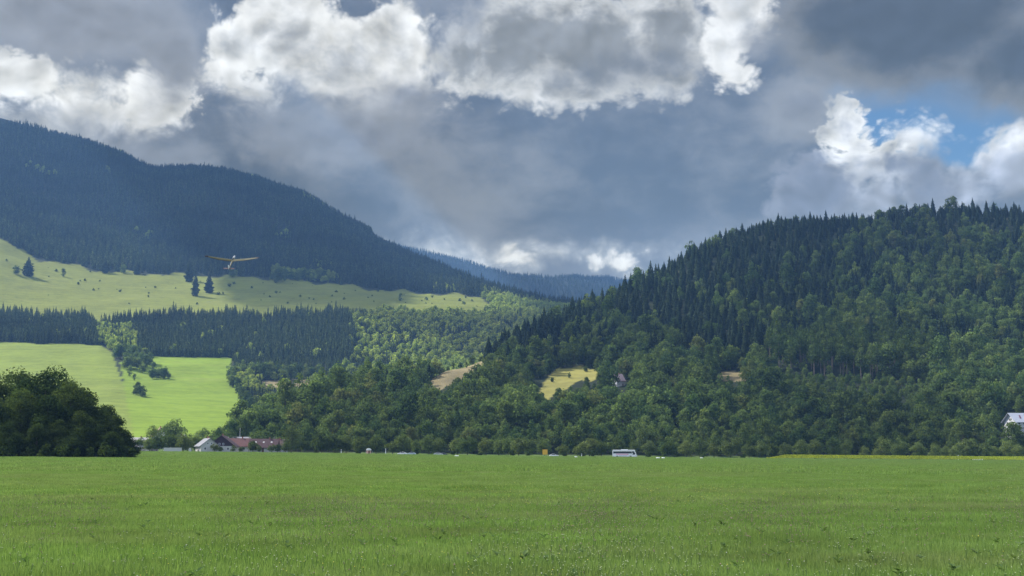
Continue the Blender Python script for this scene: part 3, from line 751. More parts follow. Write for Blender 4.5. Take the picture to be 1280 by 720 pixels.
def at(px, Y, dz=0.0):
    """ground point under a photograph column at distance Y"""
    x = (px - 640) / FPX * Y / CH
    for _ in range(3):
        z = float(height(np.array([x]), np.array([float(Y)]))[0]); q = project(x, Y, z)[0]; x += (px - q) * Y / FPX
    return x, float(Y), z + dz

# ---- trees that stand for themselves
ORD = ['first', 'second', 'third', 'fourth', 'fifth', 'sixth', 'seventh', 'eighth', 'ninth', 'tenth', 'eleventh', 'twelfth', 'thirteenth', 'fourteenth', 'fifteenth', 'sixteenth', 'seventeenth', 'eighteenth', 'nineteenth', 'twentieth']
ORD += ['twenty-' + o for o in ORD[:9]] + ['thirtieth'] + ['thirty-' + o for o in ORD[:9]]
count = {'broadleaf': 0, 'spruce': 0}
def single(key, i, px, Y, s, label, cat, group=None, sz=None, name=None, dz=-0.1):
    x, y, z = at(px, Y, dz)
    e, c = plant(key, i, x, y, z, s, rf.uniform(0, 6.28), label, cat, group, name, sz)
    SRC.setdefault(key, {}).setdefault(i % len(PROTO[key]), (c, [o for o in e.children if o.name.startswith('trunk')][0]))
    count['spruce' if key in ('fir', 'farfir') else 'broadleaf'] += 1
    return e
# copse at the left edge of the field: photo column, distance, top row of the crown
copse = [(-70, 330, 468), (-30, 315, 472), (4, 322, 470), (-8, 296, 500), (30, 335, 464), (48, 312, 462), (68, 322, 466), (84, 306, 480), (24, 300, 488), (100, 318, 487), (116, 304, 500), (60, 298, 496),
         (130, 312, 508), (142, 302, 520), (100, 297, 515), (-40, 294, 510), (150, 308, 535), (72, 294, 525), (120, 296, 532), (10, 290, 528), (158, 300, 545), (45, 291, 530), (90, 291, 540), (138, 294, 540)]
for i, (px, Y, top) in enumerate(sorted(copse)):
    x, y, z = at(px, Y); yb = project(x, y, z)[1]; H = (yb - top) * Y / FPX
    k = int(rf.integers(0, 4)); s = H / PROTO['copse'][k][2]
    wide = max(s, 0.62)
    single('copse', k, px, Y, wide, f"dark leafy tree in the shaded copse at the field edge, {ORD[i]} from the left", 'tree', 'trees of the dark copse', sz=s)
for i, (px, Y, s) in enumerate([(-20, 288, .9), (25, 287, .8), (58, 287, 1.0), (96, 288, .9), (112, 289, .8), (132, 290, .9), (152, 293, .9), (163, 297, .7), (75, 286, .7), (8, 287, .8), (42, 288, .85), (84, 289, .8), (122, 289, .7), (144, 291, .8), (-5, 288, .9)]):
    pass
for i, (px, Y, s) in enumerate(sorted([(-20, 288, .9), (10, 287, .8), (34, 288, .9), (58, 287, 1.0), (78, 287, .8), (96, 288, .9), (114, 289, .8), (132, 290, .9), (150, 292, .9), (163, 296, .75)])):
    single('shrub', i, px, Y, s, f"dark bush at the grassy foot of the copse, {ORD[i]} from the left", 'bush', 'bushes under the copse')
# row along the road
row = [(268, 592, 4, 1), (291, 592, 3.4, 2), (340, 590, 4, 1), (357, 592, 5, 0), (244, 660, 9, 0), (255, 740, 12, 2), (272, 780, 12, 1), (290, 790, 14, 0), (322, 700, 9, 2), (308, 740, 12, 3), (186, 600, 6, 2), (196, 598, 7, 3), (212, 604, 9, 1), (229, 598, 8, 0), (172, 640, 6, 0), (190, 632, 13, 2), (205, 650, 8, 3), (216, 690, 17, 0), (222, 640, 9, 2), (234, 622, 7, 3), (239, 640, 9, 1), (178, 640, 7, 1), (324, 598, 3.5, 2), (347, 600, 4, 3), (275, 590, 2.6, 3), (302, 590, 2.8, 1), (247, 640, 6, 2), (283, 760, 9, 1), (262, 760, 7, 3), (300, 780, 8, 2), (316, 602, 5.5, 3), (333, 740, 8, 0), (364, 606, 13, 2), (350, 640, 8, 1)]
for i, (px, Y, H, k) in enumerate(sorted(row)):
    single('road', k, px, Y, H / PROTO['road'][k][2], f"dark rounded tree among the village houses, {ORD[i]} from the left", 'tree', 'trees between the village houses')
single('fir', 1, 218, 700, .75, 'tall dark blue-green spruce rising behind the village gardens', 'tree')
px = 380; i = 0; mid = []
while px < 1300:
    mid.append((px, rf.uniform(584, 618), rf.uniform(5.5, 10) * (1.15 if px > 960 else 1), int(rf.integers(0, 4)))); px += rf.uniform(11, 24)
segs = [(0, 560, 'the village and the parked silver car'), (560, 765, 'the silver car and the white coach'), (765, 960, 'the coach and the flowering strip'), (960, 2000, 'the flowering strip and the big white house')]
for a, b, txt in segs:
    for i, (px, Y, H, k) in enumerate([m_ for m_ in mid if a <= m_[0] < b]):
        single('road', k, px, Y, H / PROTO['road'][k][2], f"rounded roadside tree, {ORD[i]} from the left between {txt}", 'tree', 'trees lining the road')
for i, px in enumerate([395, 420, 448, 520, 566, 600, 640, 662, 706, 728, 742, 812, 845, 880, 930, 985, 1020, 1065, 1100, 1148, 1190, 1215, 1262]):
    single('shrub', i, px, 578 + (i % 3) * 3, .62 + .12 * (i % 4), f"low roadside bush beyond the far field edge, {ORD[i]} from the left", 'bush', 'bushes along the road')
# lone trees of the upper meadow
def spot(px, py, lo, hi):
    """distance at which the ground under a photograph column lies at row py"""
    for _ in range(30):
        m_ = (lo + hi) / 2; x, y, z = at(px, m_)
        if project(x, y, z)[1] > py: lo = m_
        else: hi = m_
    return lo
lone = [('fir', 35, 345, 25, 1.5, 'broad dark spruce standing on the left of the upper meadow'), ('broad', 20, 343, 12, 1.1, 'low round tree beside the broad spruce of the upper meadow'),
        ('fir', 131, 341, 20, 1.5, 'pale pointed spruce at the forest edge above the upper meadow'), ('fir', 171, 343, 16, 1.4, 'small dark spruce right of the pale pointed one'),
        ('fir', 244, 370, 31, 0.8, 'slender dark spruce, lower one of the pair casting long shadows'), ('fir', 261, 366, 25, 1.25, 'broad conical spruce, right one of the pair casting long shadows'),
        ('fir', 236, 352, 27, 1.1, 'tall dark spruce just above the slender lone spruce'), ('broad', 79, 346, 11, 1, 'small round tree alone on the upper meadow'), ('broad', 154, 342, 12, 1, 'bushy tree between two small spruces of the meadow edge'),
        ('broad', 291, 347, 13, 1.1, 'pale grey-green round tree behind the flying glider')]
for key, px, py, hp, wf, lab in lone:
    Y = spot(px, py, 1900, 2700); k = 0 if key == 'fir' else int(rf.integers(0, 6)); s = hp * Y / FPX / PROTO[key][k][2]
    single(key, k, px, Y, s * wf, lab, 'tree', sz=s)
rr = [(341, 350, 11), (348, 352, 17), (356, 351, 16), (364, 350, 12), (372, 351, 15), (380, 350, 17), (389, 351, 16), (397, 350, 15), (405, 351, 14), (345, 354, 8)]
for i, (px, py, hp) in enumerate(sorted(rr)):
    Y = spot(px, py, 1900, 2700); k = i % 6; s = hp * Y / FPX / PROTO['broad'][k][2]; single('broad', k, px, Y, s * 1.1, f"round dark tree in the row at the top meadow edge, {ORD[i]} from the left", 'tree', 'round trees at the top of the meadow', sz=s)
bush = [(100, 2300), (123, 2250), (150, 2240), (182, 2290), (194, 2290), (152, 2260), (98, 2270), (375, 2200), (392, 2180), (415, 2230), (430, 2180), (372, 2120), (395, 2110), (500, 2200), (504, 2230), (540, 2180), (580, 2200), (596, 2170), (575, 2290), (540, 2330), (555, 2300), (500, 2300), (590, 2300), (420, 2300), (350, 2250), (330, 2230), (315, 2300), (70, 2360), (8, 2330), (60, 2380)]
bush += [(float(rf.uniform(40, 600)), float(rf.uniform(2080, 2420))) for _ in range(44)]
bush = [b for b in bush if cover(*[np.array([q]) for q in at(*b)], np.array([0]))[0] == 5]
for i, (px, Y) in enumerate(bush): single('shrub', i, px, Y, rf.uniform(.5, 1.7), 'small dark bush dotting the pale upper meadow', 'bush', 'bushes dotted over the upper meadow')
# trees between the two lower meadows
grp = [(150, 1560, 18), (158, 1540, 16), (166, 1560, 20), (173, 1570, 19), (181, 1560, 19), (187, 1545, 16), (160, 1490, 15), (171, 1500, 14), (178, 1480, 13), (150, 1600, 14), (190, 1440, 11), (198, 1440, 13), (205, 1445, 13), (211, 1450, 9), (155, 1580, 20), (164, 1530, 18), (170, 1540, 19), (176, 1530, 17), (182, 1520, 17), (163, 1500, 17), (184, 1555, 18), (192, 1500, 12), (195, 1455, 12), (202, 1452, 12), (174, 1515, 17), (162, 1440, 13), (168, 1410, 8), (172, 1290, 13), (176, 1270, 11), (149, 1640, 20), (138, 1650, 12), (207, 1470, 12), (170, 1280, 12), (179, 1262, 9)]
for i, (px, Y, H) in enumerate(sorted(grp)):
    k = i % 4; single('broad', k, px, Y, H / PROTO['broad'][k][2], f"grey-green leafy tree in the clump between the two sunlit meadows, {ORD[i]} from the left", 'tree', 'trees between the lower meadows')
hed = []
px = 288
while px < 400: hed.append((px, 1475 + (px - 288) * .2 + rf.uniform(-15, 15), rf.uniform(16, 22))); px += rf.uniform(6, 10)
for t in np.linspace(0, 1, 17): hed.append((290 + 36 * t + rf.uniform(-2, 2), 1440 - 370 * t, rf.uniform(11, 16)))
for i, (px, Y, H) in enumerate(sorted(hed)):
    k = i % 4; single('broad', k, px, Y, H / PROTO['broad'][k][2], f"pale green tree in the row right of the bright meadow, {ORD[i % 38]} from the left", 'tree', 'tree row beside the bright meadow')

for i, (px, Y, H) in enumerate([(528, 1000, 6), (540, 1010, 5), (552, 1022, 7), (566, 1034, 5), (575, 1045, 6), (590, 1062, 8), (600, 1075, 6), (612, 1088, 9), (560, 1015, 4), (583, 1040, 4)]):
    single('broad', i, px, Y, H / 14, f"small bushy tree on the bare sunlit crest of the spur, {ORD[i]} from the left" if i < 8 else 'small bush on the dry slope below the crest of the spur', 'tree', 'small trees along the bare crest')
for i, (px, Y, H) in enumerate([(668, 968, 7), (673, 985, 9), (681, 1002, 6), (742, 1000, 6), (732, 975, 5), (712, 950, 4), (690, 935, 4)]):
    single('broad', i + 2, px, Y, H / 14, 'small bushy tree at the rim of the yellow clearing on the hill', 'tree', 'small trees round the hill clearing')
# ---- forest trees: those that show largest are single trees, the rest are woods
def zone(px, lay, py):
    if lay == 1:
        for a, t in ((440, 'on the sunlit wooded spur above the village'), (560, 'on the hill foot right of the sunlit spur'), (650, 'on the hill foot above the parked silver car'), (740, 'on the hill foot left of the white coach'), (830, 'on the hill foot behind the white coach'),
                     (960, 'on the hill foot just right of the coach'), (1180, 'on the hill foot behind the flowering strip')):
            if px < a: return t
        return 'on the hill foot beside the big white house'
    return 'on the slope across the valley'
T = sorted(TREES, key=lambda t: t[2] / (t[4] * {'fir': 1.5, 'farfir': 1.5, 'bare': 1.8}.get(t[0], 1)))
rest = {}
nb, ns, nbare = 0, 0, 0
first = {}
for t in T:
    key, x, y, z, s, px, py, lay = t; kd = 'spruce' if key in ('fir', 'farfir') else 'broadleaf'
    vis = -5 < px < 1285
    if key == 'bare':
        own = vis and nbare < 60; nbare += own
    elif key == 'farbroad' or key == 'farfir':
        own = len(SRC.get(key, {})) < len(PROTO[key])
    else: own = vis and count[kd] < 296
    if own:
        if key == 'bare': lab = 'tall pine with a bare pale stem at the lower edge of the hill forest'; gp = 'bare-stemmed pines on the hill'
        elif key == 'broad': lab = 'rounded green broadleaf tree ' + zone(px, lay, py); gp = 'broadleaf trees ' + zone(px, lay, py)
        elif key == 'fir': lab = 'dark pointed spruce ' + zone(px, lay, py).replace('hill foot', 'hillside'); gp = 'spruces ' + zone(px, lay, py).replace('hill foot', 'hillside')
        elif key == 'farfir': lab = 'slim spruce at the lower edge of the forest strip across the valley'; gp = 'spruces of the strip edge'
        else: lab = 'small leafy tree in the mixed wood across the valley'; gp = 'leafy trees of the mixed wood'
        used = SRC.get(key, {}); i = next((k for k in range(len(PROTO[key])) if k not in used), int(rf.integers(0, 8)))
        e, c = plant(key, i, x, y, z - .2, s, rf.uniform(0, 6.28), lab, 'tree', gp, sz=s * rf.uniform(.85, 1.2))
        SRC.setdefault(key, {}).setdefault(i % len(PROTO[key]), (c, [o for o in e.children if o.name.startswith('trunk')][0]))
        if key != 'bare': count[kd] += 1
    else:
        place = 'hill' if lay == 1 else ('ridge' if lay == 2 else 'far')
        rest.setdefault((key, place), []).append((x, y, z - .2, s, rf.uniform(0, 6.28)))
LAB = {('broad', 'hill'): ('broadleaf_forest', 'rounded green broadleaf crowns covering the hill on the right'), ('fir', 'hill'): ('spruce_forest', 'dark pointed spruces covering the upper hill on the right'),
       ('farfir', 'far'): ('mountain_forest', 'bluish spruce forest covering the mountain and the strips below its meadow'), ('farbroad', 'far'): ('mixed_forest', 'pale green young broadleaf wood across the valley'),
       ('farfir', 'ridge'): ('ridge_forest', 'hazy blue forest on the farthest ridge'), ('bare', 'hill'): ('pine_forest', 'tall pines among the hill forest')}
for (key, place), pts in rest.items():
    nm, lb = LAB.get((key, place), ('forest', 'forest on the slopes'))
    scatter(nm, key, pts, lb, 'forest')
    print(nm, len(pts))
print('singles', count)
# ------------------------------------------------------------------ small mesh tools
def box(x0, x1, y0, y1, z0, z1):
    V = [(x, y, z) for x in (x0, x1) for y in (y0, y1) for z in (z0, z1)]
    return V, [(0, 1, 3, 2), (4, 6, 7, 5), (0, 4, 5, 1), (2, 3, 7, 6), (0, 2, 6, 4), (1, 5, 7, 3)]
def build(name, parts, mat, parent=None, bevel=0.0, smooth=False):
    V, F = join(parts if isinstance(parts, list) else [parts])
    me = mesh_from(name, V, faces=F)
    o = link(name, me, mat, parent)
    if bevel:
        b = o.modifiers.new('bevel', 'BEVEL'); b.width = bevel; b.segments = 2; b.limit_method = 'ANGLE'
    if smooth: me.polygons.foreach_set('use_smooth', np.ones(len(me.polygons), bool))
    return o
def root(name, loc, rz, label, cat, group=None):
    e = bpy.data.objects.new(name, None); COL.objects.link(e); e.location = loc; e.rotation_euler = (0, 0, rz)
    return tag(e, label, cat, group)
def prism(poly, y0, y1):
    """outline in x,z swept along y"""
    n = len(poly); V = [(x, y0, z) for x, z in poly] + [(x, y1, z) for x, z in poly]
    F = [tuple(range(n)), tuple(range(n, 2 * n))[::-1]] + [(i, i + n, (i + 1) % n + n, (i + 1) % n) for i in range(n)]
    return V, [f[::-1] for f in F]
def disc(cx, cz, r, y0, y1, seg=20): return prism([(cx + r * math.cos(2 * math.pi * k / seg), cz + r * math.sin(2 * math.pi * k / seg)) for k in range(seg)], y0, y1)
M_WHITE = worn('white_paint', (0.80, 0.80, 0.80), 0.35, 2, 0.05, spec=0.5)
M_GLASS = material('dark_glass', (0.02, 0.025, 0.035), 0.08, 0.0, 0.6)
M_BLACK = material('black_rubber', (0.02, 0.02, 0.02), 0.8)
M_GREYM = material('grey_metal', (0.35, 0.36, 0.38), 0.4, 0.8)

# ------------------------------------------------------------------ the road behind the field
def road():
    xs = np.linspace(-420, 420, 160); V = []; 
    for y in (562.0, 572.0):
        z = np.minimum.reduce([height(xs, np.full_like(xs, q)) for q in (562., 567., 572.)]) 
        z = height(xs, np.full_like(xs, 567.)) + 0.06
        V += [(a, y, b) for a, b in zip(xs, z)]
    n = len(xs); F = [(i, i + 1, i + 1 + n, i + n) for i in range(n - 1)]
    m_ = worn('asphalt', (0.055, 0.056, 0.058), 0.9, 0.4, 0.2)
    o = link('road', mesh_from('road', V, faces=F), m_); tag(o, kind='structure')
    lm = material('road_paint', (0.75, 0.75, 0.72), 0.7); L = []
    for yy in (562.4, 571.5):
        b = height(xs, np.full_like(xs, 567.)) + 0.066; V2 = [(a, yy, c) for a, c in zip(xs, b)] + [(a, yy + .15, c) for a, c in zip(xs, b)]
        L.append((V2, F))
    o2 = build('lane_lines', L, lm, o)
road()
def road_at(px, Y=567.0):
    x, y, z = at(px, Y); return x, y, float(height(np.array([x]), np.array([567.]))[0]) + 0.062

# ------------------------------------------------------------------ white coach
def coach():
    x, y, z = road_at(781, 567)
    t = root('coach', (x, y, z), R(-14), 'white touring coach with a dark window band and faint pink side graphics on the road', 'coach')
    L, Wd, H = 10.9, 2.5, 3.62
    prof = [(-L/2, .38), (-L/2, 3.2), (-L/2 + .15, 3.5), (-L/2 + .5, H), (L/2 - 1.3, H), (L/2 - .75, 3.42), (L/2 - .25, 2.4), (L/2, 1.55), (L/2 + .05, .9), (L/2 - .05, .38)]
    build('body', prism(prof, -Wd/2, Wd/2), M_WHITE, t, bevel=.09)
    def side(name, poly, mat, off=.012, th=.03):
        for s in (-1, 1):
            y0, y1 = sorted((s * (Wd/2 + off - th), s * (Wd/2 + off))); build(name, prism(poly, y0, y1), mat, t)
    side('side_window', [(-L/2 + .35, 1.98), (-L/2 + .35, 2.92), (L/2 - 2.5, 2.92), (L/2 - 1.6, 2.2), (L/2 - 1.9, 1.98)], M_GLASS)
    side('driver_window', [(L/2 - 2.3, 2.95), (L/2 - 1.05, 2.95), (L/2 - .5, 2.0), (L/2 - .55, 1.45), (L/2 - 1.75, 1.45), (L/2 - 1.45, 2.1)], M_GLASS)
    ws = [(L/2 - .74, 3.30), (L/2 - .20, 2.36), (L/2 + .04, 1.45), (L/2 + .075, 1.45), (L/2 - .16, 2.38), (L/2 - .70, 3.32)]
    build('windscreen', prism(ws, -Wd/2 + .16, Wd/2 - .16), M_GLASS, t)
    pink = worn('pink_livery', (0.78, 0.42, 0.52), 0.5, 3, 0.1); red = material('red_mark', (.5, .05, .12), .5)
    side('graphic', [(-L/2 + 1.7, 1.35), (-L/2 + 1.7, 1.86), (L/2 - 4.1, 1.86), (L/2 - 3.6, 1.35)], pink, .006)
    side('red_mark', [(L/2 - 4.0, 1.5), (L/2 - 4.0, 1.78), (L/2 - 3.55, 1.78), (L/2 - 3.55, 1.5)], red, .016)
    side('luggage_flap', [(-L/2 + 3.0, .55), (-L/2 + 3.0, 1.2), (L/2 - 4.2, 1.2), (L/2 - 4.2, .55)], worn('grey_skirt', (.62, .62, .64), .5), .008)
    for xx in (-L/2 + 2.2, L/2 - 2.6):
        for s in (-1, 1):
            y0, y1 = sorted((s * (Wd/2 - .28), s * (Wd/2 + .02)))
            w_ = build('wheel', disc(xx, .5, .5, y0, y1), M_BLACK, t); build('rim', disc(xx, .5, .28, s * (Wd/2 + .02) - .006, s * (Wd/2 + .02) + .02), M_GREYM, w_)
    for s in (-1, 1):
        build('mirror', [box(L/2 + .1, L/2 + .3, s * 1.28 - .09, s * 1.28 + .09, 2.2, 2.85), tube([(L/2 - .5, s * 1.18, 3.1), (L/2 + .2, s * 1.28, 3.05), (L/2 + .2, s * 1.28, 2.8)], [.035] * 3, 6)], M_BLACK, t)
        build('headlight', box(L/2 + .0, L/2 + .07, s * .95 - .2, s * .95 + .2, .8, 1.0), material('lamp_glass', (.8, .8, .8), .1), t)
    build('roof_unit', box(-1.6, 1.4, -.8, .8, H - .02, H + .17), M_WHITE, t, bevel=.05)
coach()

# ------------------------------------------------------------------ cars on the road
def car_proto(x, y, z, rz, paint, label, van=False, group='cars on the road behind the field'):
    t = root('parked_car' if not van else 'van', (x, y, z), rz, label, 'van' if van else 'car', group)
    if van: prof = [(-2.3, .3), (-2.35, 1.1), (-2.25, 1.95), (-2.0, 2.1), (.9, 2.1), (1.35, 1.9), (1.9, 1.25), (2.4, 1.0), (2.45, .6), (2.4, .3)]
    else: prof = [(-2.1, .32), (-2.15, .7), (-2.05, .98), (-1.65, 1.05), (-1.05, 1.42), (-.3, 1.5), (.35, 1.45), (1.05, 1.02), (1.75, .92), (2.1, .72), (2.12, .32)]
    build('body', prism(prof, -.87, .87), paint, t, bevel=.1)
    wn = [(-1.5, 1.04), (-1.0, 1.36), (-.3, 1.43), (.3, 1.38), (.9, 1.03)] if not van else [(.0, 1.2), (.0, 1.85), (.9, 1.85), (1.6, 1.2)]
    for s in (-1, 1):
        y0, y1 = sorted((s * .85, s * .882)); build('side_window', prism(wn, y0, y1), M_GLASS, t)
        for xx in (-1.3, 1.3):
            y0, y1 = sorted((s * .66, s * .89)); w_ = build('wheel', disc(xx, .32, .32, y0, y1), M_BLACK, t)
            build('rim', disc(xx, .32, .18, s * .89 - .005, s * .89 + .012), M_GREYM, w_)
        build('headlight', box(2.07, 2.13, s * .62 - .15, s * .62 + .15, .6, .72), M_GREYM, t)
    ws = [(.37, 1.44), (1.03, 1.03), (1.07, 1.05), (.41, 1.47)] if not van else [(.95, 1.9), (1.88, 1.26), (1.92, 1.28), (.99, 1.93)]
    build('windscreen', prism(ws, -.7, .7), M_GLASS, t)
    return t
SILV = worn('silver_paint', (.5, .52, .54), .3, 2, .06, .5, .5); LB_ = worn('pale_blue_paint', (.45, .52, .6), .35, 2, .06, .3, .5)
car_proto(*road_at(502.5, 565), R(180), M_WHITE, 'small white car on the road, first car right of the white post')
car_proto(*road_at(514, 565), R(180), LB_, 'pale car on the road, just right of the small white car')
car_proto(*road_at(548, 565), 0, SILV, 'silver car on the road, alone between the pale car and the yellow board')
car_proto(*road_at(554, 569), R(5), worn('dark_paint', (.05, .06, .09), .3), 'dark car half hidden behind the silver car')
car_proto(*road_at(692.5, 565), 0, M_WHITE, 'white car on the road just right of the yellow board')
car_proto(*road_at(1222, 565), R(180), M_WHITE, 'white car whose roof shows over the flowering strip near the big white house')

# ------------------------------------------------------------------ yellow board, posts and other roadside things
def board():
    x, y, z = at(681.3, 575); t = root('yellow_board', (x, y, z), R(4), 'yellow rectangular board on two posts beside the road', 'sign')
    build('panel', box(-1.15, 1.15, -.04, .04, .9, 3.2), worn('yellow_paint', (.72, .42, .04), .5, 2, .1), t, bevel=.02)
    for s in (-1, 1): build('post', tube([(s * .95, .1, -.6), (s * .95, .1, 3.2)], [.06, .06], 8), M_GREYM, t)
board()
def marker(px, Y, h, w, label, mat=M_WHITE, band=True):
    x, y, z = at(px, Y); t = root('marker_post', (x, y, z), 0, label, 'post', 'white posts by the road')
    build('post', [box(-w/2, w/2, -w/2, w/2, -.3, h)], mat, t, bevel=.03)
    if band: build('band', box(-w/2 - .01, w/2 + .01, -w/2 - .01, w/2 + .01, h * .72, h * .82), M_BLACK, t)
marker(482, 575, 2.7, .34, 'tall white post at the road left of the small white car')
marker(426.5, 575, 2.0, .30, 'short white post by the road right of the village')
marker(1198, 556, 2.2, .22, 'thin pale post at the edge of the flowering strip')
marker(727, 575, 1.5, .3, 'small pale post left of the white coach')
def shelter():
    x, y, z = at(461, 578); t = root('round_topped_hut', (x, y, z), R(10), 'small pinkish hut with a rounded white top beside the road', 'hut')
    build('wall', box(-.95, .95, -.9, .9, 0, 1.75), worn('pink_render', (.55, .33, .30), .8), t, bevel=.04)
    arc = [(1.15 * math.cos(a), 1.75 + .95 * math.sin(a)) for a in np.linspace(0, math.pi, 12)]
    build('roof', prism(arc, -1.1, 1.1), M_WHITE, t); build('door', box(-.3, .4, -.93, -.89, .0, 1.5), worn('brown_door', (.16, .08, .05)), t)
    for s in (-1.35, 1.7): build('post', tube([(s, .2, -.2), (s, .2, 1.6)], [.07, .07], 6), M_GREYM, t)
shelter()
def rail(px0, px1, Y, h, name, label, mat, cat='fence', dens=2.5):
    x0, y0, z0 = at(px0, Y); x1, y1, z1 = at(px1, Y); t = root(name, (x0, y0, z0), 0, label, cat)
    n = max(2, int((x1 - x0) / dens)); dz = z1 - z0
    build('rail', [tube([(0, 0, q * h), (x1 - x0, 0, dz + q * h)], [.05, .05], 5) for q in (.55, .95)], mat, t)
    for i in range(n + 1): build('post', tube([((x1 - x0) * i / n, 0, -.3 + dz * i / n), ((x1 - x0) * i / n, 0, h + dz * i / n)], [.07, .07], 6), mat, t)
rail(350, 440, 577, 1.2, 'roadside_rail', 'dark wooden rail fence under the trees right of the village', worn('dark_wood', (.09, .07, .055)))
rail(160, 186, 588, .7, 'white_rail', 'low white fence beside the dark copse', M_WHITE)
def wall(px0, px1, Y, h, label, mat):
    x0, y0, z0 = at(px0, Y); x1, y1, z1 = at(px1, Y); t = root('garden_wall', (x0, y0, z0), 0, label, 'wall', 'garden walls of the village')
    build('wall', box(0, x1 - x0, -.15, .15, -.5, h), mat, t, bevel=.03); build('coping', box(-.05, x1 - x0 + .05, -.22, .22, h + .002, h + .1), worn('stone_coping', (.5, .48, .45)), t)
M_REND = worn('white_render', (.52, .51, .50), .9, .8, .08)
wall(204.5, 227, 590, 1.7, 'long white garden wall at the village edge left of the white house', M_REND)
wall(236, 239, 590, 1.7, 'short white gate pillar right of the long garden wall', M_REND)
# white hay bales lying in the field
def bale(px, py, Lb, label, rz):
    lo, hi = 300., 555.
    for _ in range(40):
        m_ = (lo + hi) / 2; x, y, z = at(px, m_)
        if project(x, y, z)[1] > py: lo = m_
        else: hi = m_
    x, y, z = at(px, lo); t = root('wrapped_bale', (x, y, z + .22), rz, label, 'bale', 'white wrapped bales in the field')
    n = 18; V, F = tube([(-Lb/2, 0, 0), (-Lb/2 + .06, 0, 0), (-Lb*.1, 0, 0.02), (Lb*.3, 0, 0), (Lb/2 - .06, 0, 0), (Lb/2, 0, 0)], [.19, .25, .28, .27, .25, .19], n)
    build('wrap', (V, F), M_WHITE, t, smooth=True); build('seam', tube([(0, 0, 0.01), (.05, 0, 0.01)], [.285, .285], n), material('seam', (.55, .56, .55), .6), t)
bale(822.5, 573.5, 1.3, 'white wrapped bale in the field right of the coach, left one of the pair', R(5)); bale(829, 573.6, 1.1, 'white wrapped bale in the field right of the coach, right one of the pair', R(-8))
bale(877, 573.5, 1.0, 'small white wrapped bale alone in the field left of the flowering strip', R(10)); bale(571, 571, 1.5, 'white wrapped bale near the far field edge right of the silver car', R(2))
bale(720, 572.2, 1.0, 'small white wrapped bale near the far field edge left of the coach', R(12))

